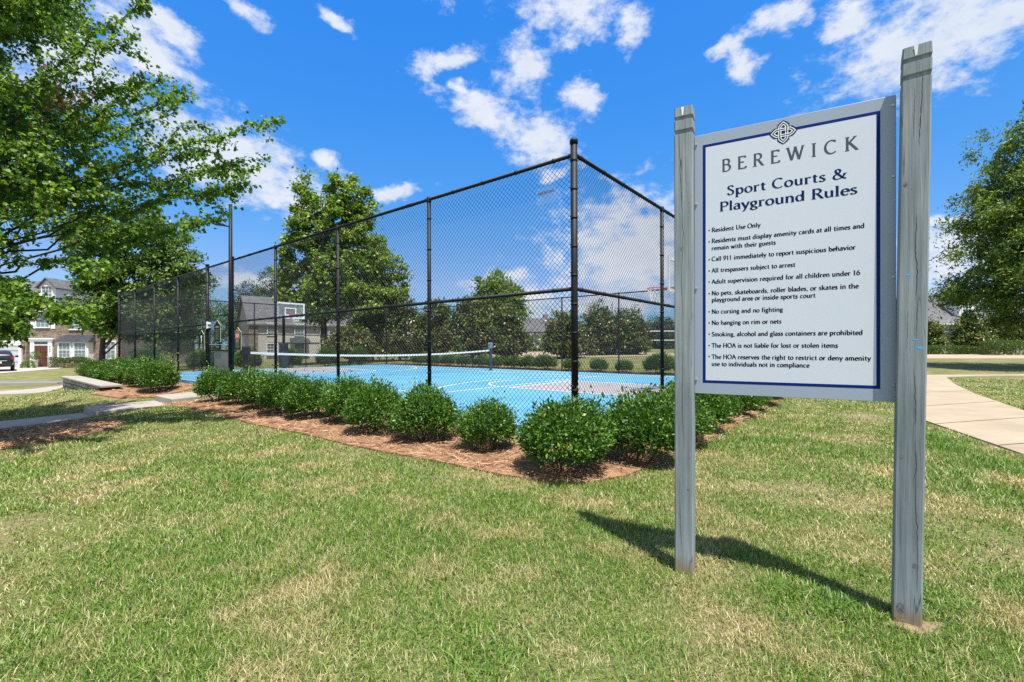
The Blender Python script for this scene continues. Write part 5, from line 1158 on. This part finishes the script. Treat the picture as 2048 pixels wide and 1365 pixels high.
# right edge: big willow oak and what stands under it
y = 23.0; b = ground_at(2120, y)
tree('willow_oak', 'large fine leaved oak filling the right edge, branches hanging low', 'tree', b, 13,
     [LB(2105, 265, 85, 75, y, b, 150), LB(2060, 350, 80, 70, y, b, 150), LB(2042, 430, 80, 70, y, b, 150), LB(2028, 500, 80, 60, y, b, 150), LB(2030, 580, 95, 50, y, b, 150), LB(2110, 420, 110, 110, y, b, 150), LB(2140, 560, 120, 80, y, b, 150), LB(2190, 380, 130, 130, y, b, 150), LB(2015, 560, 70, 45, y, b, 150), LB(2080, 620, 80, 35, y, b, 150)],
     90000, .20, M['oak'], 120, .3, .62, 170, .34, droop=.25, shell=.3, th=9, group='trees beside the path')
for i, (px, top, w, yy, lab) in enumerate(((1862, 645, 20, 47.5, 'brown tinged magnolia beside the taller sign post before the grey roofed house'), (1938, 632, 36, 48, 'dark magnolia between the house window and the oak'), (2010, 630, 50, 48, 'dark magnolia under the hanging oak branches'))):
    b = ground_at(px, yy); h = 706-top; tree('magnolia_tree', lab, 'tree', b, 4, [LB(px, top+h*.35, w*.7, h*.36, yy, b), LB(px, top+h*.7, w, h*.3, yy, b)], 9000, .26, M['magnolia'], 130+i, .1, .5, 40, .5, group='magnolias by the right hand house', shell=.35)
def hedge(x0, x1, yy, h, d, label, seed, n=6000, mat='boxwood', ls=.09):
    r = np.random.default_rng(seed); xc = (x0+x1)/2; b = (xc, yy, g1(xc, yy)); root = empty('hedge', b, 0, label, 'hedge', 'clipped hedges'); P = r.uniform(-1, 1, size=(n, 3)); f = r.integers(0, 3, n); 
    for k in range(3): P[f == k, k] = np.sign(P[f == k, k])*(1-.25*r.random((f == k).sum())**2)
    P[:, 2] = np.abs(P[:, 2]); w = (x1-x0)/2
    bump_ = 1+.06*np.sin(P[:, 0]*w*2.3+seed)
    Q = P*np.array([w, d/2, h]); Q[:, 2] *= bump_; Q += r.normal(size=Q.shape)*.03; D = P+r.normal(size=P.shape)*.8; D[:, 2] += .4
    V, Fq = leaves(Q, D, P+r.normal(size=P.shape)*.5, ls*r.uniform(.6, 1.3, n), .55); np_obj('foliage', V, Fq, M[mat], root)
    tb = MB()
    for x in np.arange(-w+.3, w, .8): tb.tube(limb_pts((x, 0, -.05), (x+.1, 0, h*.8), r, 4, 0, .1), [.03, .025, .02, .01], 5)
    tb.build('stem', M['twig'], root)
def xa(px, y): return (px-1024)/F*y
hedge(xa(1846, 45.6), xa(1908, 45.6), 45.6, .85, 1.0, 'low clipped hedge beside the taller sign post beyond the road', 141, 4000)
hedge(xa(1915, 45.9), xa(1972, 45.9), 45.9, .8, 1.0, 'low dark hedge below the magnolia near the oak', 142, 4000)
hedge(xa(1974, 43.5), xa(2075, 43.5), 43.5, 1.35, 1.6, 'tall bright clipped hedge at the right edge under the oak', 143, 9000)
hedge(-43.9, -40.6, 43.6, .95, .7, 'clipped hedge below the bay window of the townhouse', 144, 4000)
q1, q2 = cp(LEN+1.0, 1.2), cp(LEN+1.0, 12.5)
for i in range(6):
    q = cp(LEN+1.1, 1.2+2.3*i); put_shrub(q[0], q[1], 1.5, i*1.1, f'{ordn[i]} tall dark shrub behind the far hoop fence counting from the left', 'shrubs behind the far hoop fence', sz=1.1)

# ------------------------------------------------------------------ retaining wall
A_, B_ = np.array((-17.1, 17.4)), np.array((-12.2, 13.5)); d = B_-A_; L = float(np.linalg.norm(d)); rw = empty('retaining_wall', (A_[0], A_[1], 0), math.atan2(d[1], d[0]), 'low stone retaining wall with a flat pale cap at the end of the mulch', 'wall')
M['wallstone'] = brickmat('wall_stone', (.46, .43, .38), (.15, .14, .125), (.05, .045, .04), .3, .14, .018, vary=.7)
MB().box(0, L, 0, .35, -.75, .1).build('stone_face', M['wallstone'], rw)
MB().box(-.05, L+.55, -.06, .45, .102, .165).build('cap', M['concrete_grey'], rw, bevel=.012)

# ------------------------------------------------------------------ houses
def house_parts(root):
    def P(name, mb, mat, parent=None, bevel=0): return mb.build(name, mat, parent or root, bevel=bevel)
    return P
def window(P, root, x, z, w, h, y=0, shutters=True, double=False, mat='glass', fr='white'):
    f = MB(); t = .09
    f.box(x-w/2-t, x+w/2+t, y-.06, y+.02, z+h, z+h+t*1.3); f.box(x-w/2-t, x+w/2+t, y-.09, y+.02, z-t, z); f.box(x-w/2-t, x-w/2, y-.06, y+.02, z, z+h); f.box(x+w/2, x+w/2+t, y-.06, y+.02, z, z+h)
    f.box(x-w/2, x+w/2, y-.04, y-.0, z+h*.5-.035, z+h*.5+.035)
    o = P('window', f, M[fr]); 
    pn = MB().box(x-w/2, x+w/2, y-.015, y+.01, z, z+h); P('pane', pn, M[mat], o)
    mu = MB()
    for k in (1, 2): mu.box(x-w/2+w*k/3-.012, x-w/2+w*k/3+.012, y-.025, y-.0155, z, z+h)
    for k in (1, 3): mu.box(x-w/2, x+w/2, y-.024, y-.0158, z+h*k/4-.012, z+h*k/4+.012)
    P('muntin', mu, M[fr], o)
def gable_roof(x0, x1, y0, y1, ze, zr, over=.35, th=.18):
    ym = (y0+y1)/2; m = MB(); s = (zr-ze)/(ym-y0); e = over
    prof = [(y0-e, ze-s*e), (ym, zr), (y1+e, ze-s*e), (y1+e, ze-s*e-th), (ym, zr-th), (y0-e, ze-s*e-th)]
    n = 6; vs = [(x0-e, a, b) for a, b in prof]+[(x1+e, a, b) for a, b in prof]
    m.add(vs, [(0, 1, 4, 5), (1, 2, 3, 4), (6, 11, 10, 7), (7, 10, 9, 8)]+[(i, n+i, n+(i+1) % n, (i+1) % n) for i in range(n)]); return m
# townhouse with the brown door
hz = g1(-43.3, 45)
h1r = empty('townhouse', (-43.3, 45, -.74), 0, 'stone fronted townhouse with brown door, bay window and attached garage', 'house'); P = house_parts(h1r)
P('wall', MB().box(-9, 5.0, 0, 10, -.3, 5.8), M['brick']); P('stone_front', MB().box(-4.09, 5.0, -.12, -.003, -.3, 4.35), M['stone'])
P('roof', gable_roof(-9.2, 5.2, -.1, 10, 5.75, 9.2), M['roof']); P('eave', MB().box(-9.4, 5.4, -.5, -.35, 5.45, 5.68), M['cream'])
P('garage_wing', MB().box(-12, -4.1, -.4, -.003, -.3, 3.0), M['stone']); P('garage_gable', MB().box(-12, -4.0, -.46, -.003, 3.01, 3.9), M['greysiding'])
g = MB(); g.box(-10.7, -4.72, -.5, -.405, -.1, 2.15); gd = P('garage_door', g, M['garage'])
g = MB()
for z in (.55, 1.1, 1.65): g.box(-10.7, -4.72, -.515, -.502, z-.015, z+.015)
P('panel_joint', g, M['tyre'], gd)
g = MB(); g.box(-10.95, -10.7, -.54, -.403, -.1, 2.4); g.box(-4.72, -4.47, -.54, -.403, -.1, 2.4); g.box(-10.95, -4.47, -.56, -.403, 2.4, 2.62); g.box(-10.7, -4.72, -.54, -.403, 2.15, 2.4); P('garage_frame', g, M['white'])
g = MB(); g.box(-3.9, -3.5, -.26, -.12, 0, 2.55); g.box(-2.16, -1.76, -.26, -.12, 0, 2.55); g.box(-4.0, -1.66, -.3, -.12, 2.55, 2.75); g.box(-4.1, -1.56, -.36, -.12, 2.75, 2.88); g.box(-3.5, -2.16, -.22, -.12, 2.15, 2.25); P('door_frame', g, M['white'])
dr = P('door', MB().box(-3.5, -2.16, -.2, -.125, .08, 2.15), M['door'])
g = MB()
for x in (-3.17, -2.5):
    for (a, bb) in ((.25, .75), (.9, 1.35), (1.5, 2.0)): g.box(x-.24, x+.24, -.215, -.201, a, bb)
P('panel', g, M['door'], dr, bevel=.01); P('handle', MB().tube([(-2.26, -.2, 1.05), (-2.26, -.26, 1.05)], .035, 8), M['steel'], dr)
g = MB(); [g.box(-3.46+i*.43, -3.08+i*.43, -.2, -.14, 2.26, 2.53) for i in range(3)]; P('transom', g, M['glass'])
P('doorstep', MB().box(-4.1, -1.5, -1.0, -.13, -.25, .06), M['concrete_grey'])
g = MB(); g.box(-.75, 2.25, -.75, -.121, .75, 2.5); bay = P('bay', g, M['white'], bevel=.02); P('bay_base', MB().box(-.7, 2.2, -.7, -.122, -.1, .748), M['stone'])
for x in (.0, 1.5): window(P, h1r, x+.0, 1.0, 1.05, 1.4, -.76, mat='pane_blind')
m = MB(); m.add([(-.95, -.95, 2.5), (2.45, -.95, 2.5), (2.3, -.12, 3.15), (-.6, -.12, 3.15), (-.95, -.12, 2.5), (2.45, -.12, 2.5)], [(0, 1, 2, 3), (0, 3, 4), (1, 5, 2), (0, 4, 5, 1)]); P('bay_roof', m, M['metalroof'])
window(P, h1r, -2.75, 3.95, 1.25, 1.6, -.13, mat='pane_blind'); window(P, h1r, .55, 3.75, 1.25, 1.75, -.13, mat='pane_blind'); window(P, h1r, 3.7, .9, 1.3, 1.6, -.13, mat='pane_blind')
g = MB(); g.box(-3.95, -3.55, -.16, -.122, 3.8, 5.65); g.box(-1.95, -1.55, -.16, -.122, 3.8, 5.65); P('shutter', g, M['white'])
m = MB().prism([(-3.5, 6.3), (-1.9, 6.3), (-1.9, 8.0), (-2.7, 8.75), (-3.5, 8.0)], .25, 4.6); dm_ = P('dormer', m, M['cream']); window(P, h1r, -2.7, 6.65, .95, 1.35, .24, mat='glass')
m = MB(); m.add([(-3.75, .0, 7.85), (-2.7, .0, 8.86), (-2.7, 4.9, 8.86), (-3.75, 4.9, 7.85), (-1.65, .0, 7.85), (-1.65, 4.9, 7.85)], [(0, 1, 2, 3), (1, 4, 5, 2)]); o = P('dormer_roof', m, M['roof']); sm_ = o.modifiers.new('thick', 'SOLIDIFY'); sm_.thickness = .1
lm = MB(); lm.lathe((-4.27, -.52, 1.7), [(.0, .5), (.03, .44), (.12, .36), (.10, .33), (.075, .06), (.04, 0), (0, 0)], 6); P('wall_lamp', lm, M['copper'])
lm = MB()
for z in (1.95, 1.72, 1.49): lm.box(-1.98, -1.9, -.272, -.261, z, z+.14)
P('house_number', lm, M['twig'])
# planter, shrubs and car on the drive
pr_ = empty('planter', (-46.05, 44.1, -.70), 0, 'white planter with a small round topiary beside the brown door', 'planter')
MB().lathe((0, 0, 0), [(0, 0), (.17, 0), (.2, .1), (.24, .62), (.27, .66), (.27, .72), (.2, .72), (.0, .66)], 14).build('pot', M['pot'], pr_)
r = np.random.default_rng(8); d_ = rdir(1100, r); V, Fq = leaves(d_*r.uniform(.25, .42, (1100, 1))+np.array([0, 0, 1.15]), d_+r.normal(size=d_.shape)*.5, d_, np.full(1100, .07), .5); np_obj('topiary', V, Fq, M['bright'], pr_); MB().tube([(0, 0, .6), (0, 0, 1.1)], .03, 6).build('stem', M['twig'], pr_)
d_ = rdir(900, r); d_[:, 2] = np.abs(d_[:, 2]); o = empty('round_shrub', (-45.55, 43.0, -.72), 0, 'round yellow green shrub between the garage and the brown door', 'shrub'); V, Fq = leaves(d_*r.uniform(.75, 1.0, (900, 1))*np.array([.55, .5, .75]), d_+r.normal(size=d_.shape)*.5, d_, np.full(900, .1), .5); np_obj('foliage', V, Fq, M['bright'], o); MB().tube([(0, 0, -.05), (0, 0, .8)], [.06, .03], 6).build('stem', M['twig'], o)

def suv(x, y, z, rz):
    rt = empty('parked_car', (x, y, z), rz, 'dark sport utility car seen from behind on the garage driveway', 'car')
    # local: rear at y=-2.3, front at +2.3, width 1.9
    def sec(zs, hw, y): return [(-hw_, y, z_) for z_, hw_ in zip(zs, hw)]+[(hw_, y, z_) for z_, hw_ in reversed(list(zip(zs, hw)))]
    secs = []
    for (yy, zb, zs_, zt_, hb, hs, ht) in ((-2.36, .45, .95, 1.1, .78, .86, .80), (-2.28, .34, 1.0, 1.28, .88, .93, .82), (-2.0, .30, 1.02, 1.62, .93, .95, .70), (-1.2, .28, 1.02, 1.72, .94, .96, .68), (0, .27, 1.0, 1.74, .94, .96, .67), (.6, .27, .98, 1.62, .94, .95, .66), (1.2, .28, .96, 1.1, .93, .94, .78), (2.0, .30, .88, .98, .9, .92, .74), (2.32, .4, .72, .8, .78, .8, .66)):
        secs.append(sec((zb, (zb+zs_)/2, zs_, (zs_+zt_)/2+.02, zt_-.02, zt_), (hb*.97, hb, hs, (hs+ht)/2+.03, ht+.02, ht-.08), yy))
    n = 12; vs = [v for s in secs for v in s]; fs = []
    for i in range(len(secs)-1):
        for k in range(n): fs.append((i*n+k, (i+1)*n+k, (i+1)*n+(k+1) % n, i*n+(k+1) % n))
    fs.append(tuple(range(n))); fs.append(tuple(reversed([(len(secs)-1)*n+k for k in range(n)])))
    m = MB(); m.add(vs, fs, True); bo_ = m.build('body', M['carpaint'], rt); sd = bo_.modifiers.new('sub', 'SUBSURF'); sd.levels = 1; sd.render_levels = 2
    m = MB(); m.add([(-.62, -2.30, 1.2), (.62, -2.30, 1.2), (.56, -2.06, 1.58), (-.56, -2.06, 1.58)], [(0, 1, 2, 3)]); o = m.build('rear_window', M['carglass'], rt); s_ = o.modifiers.new('t', 'SOLIDIFY'); s_.thickness = .04
    for s in (-1, 1):
        m = MB(); m.add([(s*.945, -1.9, 1.12), (s*.945, .95, 1.1), (s*.72, .45, 1.6), (s*.72, -1.7, 1.62)], [(0, 1, 2, 3)]); o = m.build('side_window', M['carglass'], rt); s_ = o.modifiers.new('t', 'SOLIDIFY'); s_.thickness = .05
        MB().box(s*.88-.13, s*.88+.05, -2.36, -2.1, .92, 1.14).build('tail_lamp', M['tail'], rt, bevel=.03)
        MB().box(s*1.08-.1, s*1.08+.1, .72, .86, 1.08, 1.24).build('wing_mirror', M['carpaint'], rt, bevel=.03)
        for yy in (-1.42, 1.42):
            w = MB().tube([(s*.72, yy, .35), (s*.94, yy, .35)], .36, 22).build('wheel', M['tyre'], rt, bevel=.02); MB().tube([(s*.90, yy, .35), (s*.955, yy, .35)], .23, 18).build('rim', M['steel'], w)
    MB().box(-.55, .55, -2.40, -2.3, .82, .86).build('chrome_strip', M['steel'], rt, bevel=.01); MB().box(-.82, .82, -2.42, -2.3, .36, .6).build('bumper', M['tyre'], rt, bevel=.05)
    MB().box(-.26, .26, -2.405, -2.37, .64, .78).build('number_plate', M['white'], rt)
suv(-43.3, 38.5, g1(-43.3, 38.5)+.04, R(47))

# gabled townhouse row behind the far hoop
X2 = (500-1024)/F*60; h2 = empty('townhouse', (X2, 60, g1(X2, 60)-.1), R(38), 'pale brick townhouse row with a long grey roof behind the far hoop', 'house'); P = house_parts(h2)
P('wall', MB().box(0, 16, 0, 11, -.5, 5.3), M['greybrick']); P('siding_band', MB().box(2.0, 16, -.1, -.003, 2.6, 3.3), M['siding']); P('roof', gable_roof(0, 16, 0, 11, 5.2, 9.2), M['roof'])
P('gable_end', MB().add([(-.02, 0, 5.3), (-.02, 11, 5.3), (-.02, 5.5, 9.0)], [(0, 1, 2)]), M['greybrick'])
P('corner_pier', MB().box(-.15, .9, -.15, -.003, -.5, 5.1), M['stone'])
for i in range(4): window(P, h2, 2.6+i*3.4, 3.55, 1.1, 1.5, -.1, mat='pane_blind'); window(P, h2, 2.6+i*3.4, .9, 1.2, 1.5, -.1)
m = MB()
for i in range(2):
    x = 6+i*7; m.add([(x-1.2, -1.6, 2.5), (x+1.2, -1.6, 2.5), (x+1.2, -.12, 3.2), (x-1.2, -.12, 3.2)], [(0, 1, 2, 3)])
o = P('porch_roof', m, M['metalroof']); s_ = o.modifiers.new('t', 'SOLIDIFY'); s_.thickness = .15
# house glimpsed left of the corner post
X3 = (1075-1024)/F*78; h3 = empty('house', (X3, 78, g1(X3, 78)), R(6), 'white house with grey roof glimpsed between magnolias left of the corner post', 'house'); P = house_parts(h3)
P('wall', MB().box(-5, 4.5, 0, 9, -.5, 2.7), M['white']); P('roof', gable_roof(-5, 4.5, 0, 9, 2.65, 5.6), M['roof']); window(P, h3, -1.2, .8, 1.0, 1.3, 0); window(P, h3, 1.4, .8, 1.0, 1.3, 0); P('chimney', MB().box(2, 2.8, 5.5, 6.3, 4.2, 6.4), M['brick'])
# house at the right
X4 = (1890-1024)/F*54; h4 = empty('house', (X4, 54, g1(X4, 54)), R(-4), 'cream house with grey shingle roof and white dormer at the right', 'house'); P = house_parts(h4)
P('wall', MB().box(-1.9, 16, 0, 10, -.5, 3.75), M['siding']); P('roof', gable_roof(-1.7, 16, 0, 10, 3.7, 7.1), M['roof']); P('eave', MB().box(-2.1, 16.3, -.46, -.34, 3.28, 3.52), M['cream'])
window(P, h4, .55, 1.8, 1.35, 1.4, 0, mat='pane_blind'); window(P, h4, 5.5, .75, 1.35, 1.5, 0, mat='pane_blind')
m = MB().prism([(2.1, 4.3), (3.9, 4.3), (3.9, 6.1), (3.0, 6.8), (2.1, 6.1)], .7, 4.6); P('dormer', m, M['white']); window(P, h4, 3.0, 4.6, .9, 1.25, .69)
m = MB(); m.add([(1.85, .5, 5.95), (3.0, .5, 6.9), (3.0, 4.9, 6.9), (1.85, 4.9, 5.95), (4.15, .5, 5.95), (4.15, 4.9, 5.95)], [(0, 1, 2, 3), (1, 4, 5, 2)]); o = P('dormer_roof', m, M['roof']); s_ = o.modifiers.new('t', 'SOLIDIFY'); s_.thickness = .1
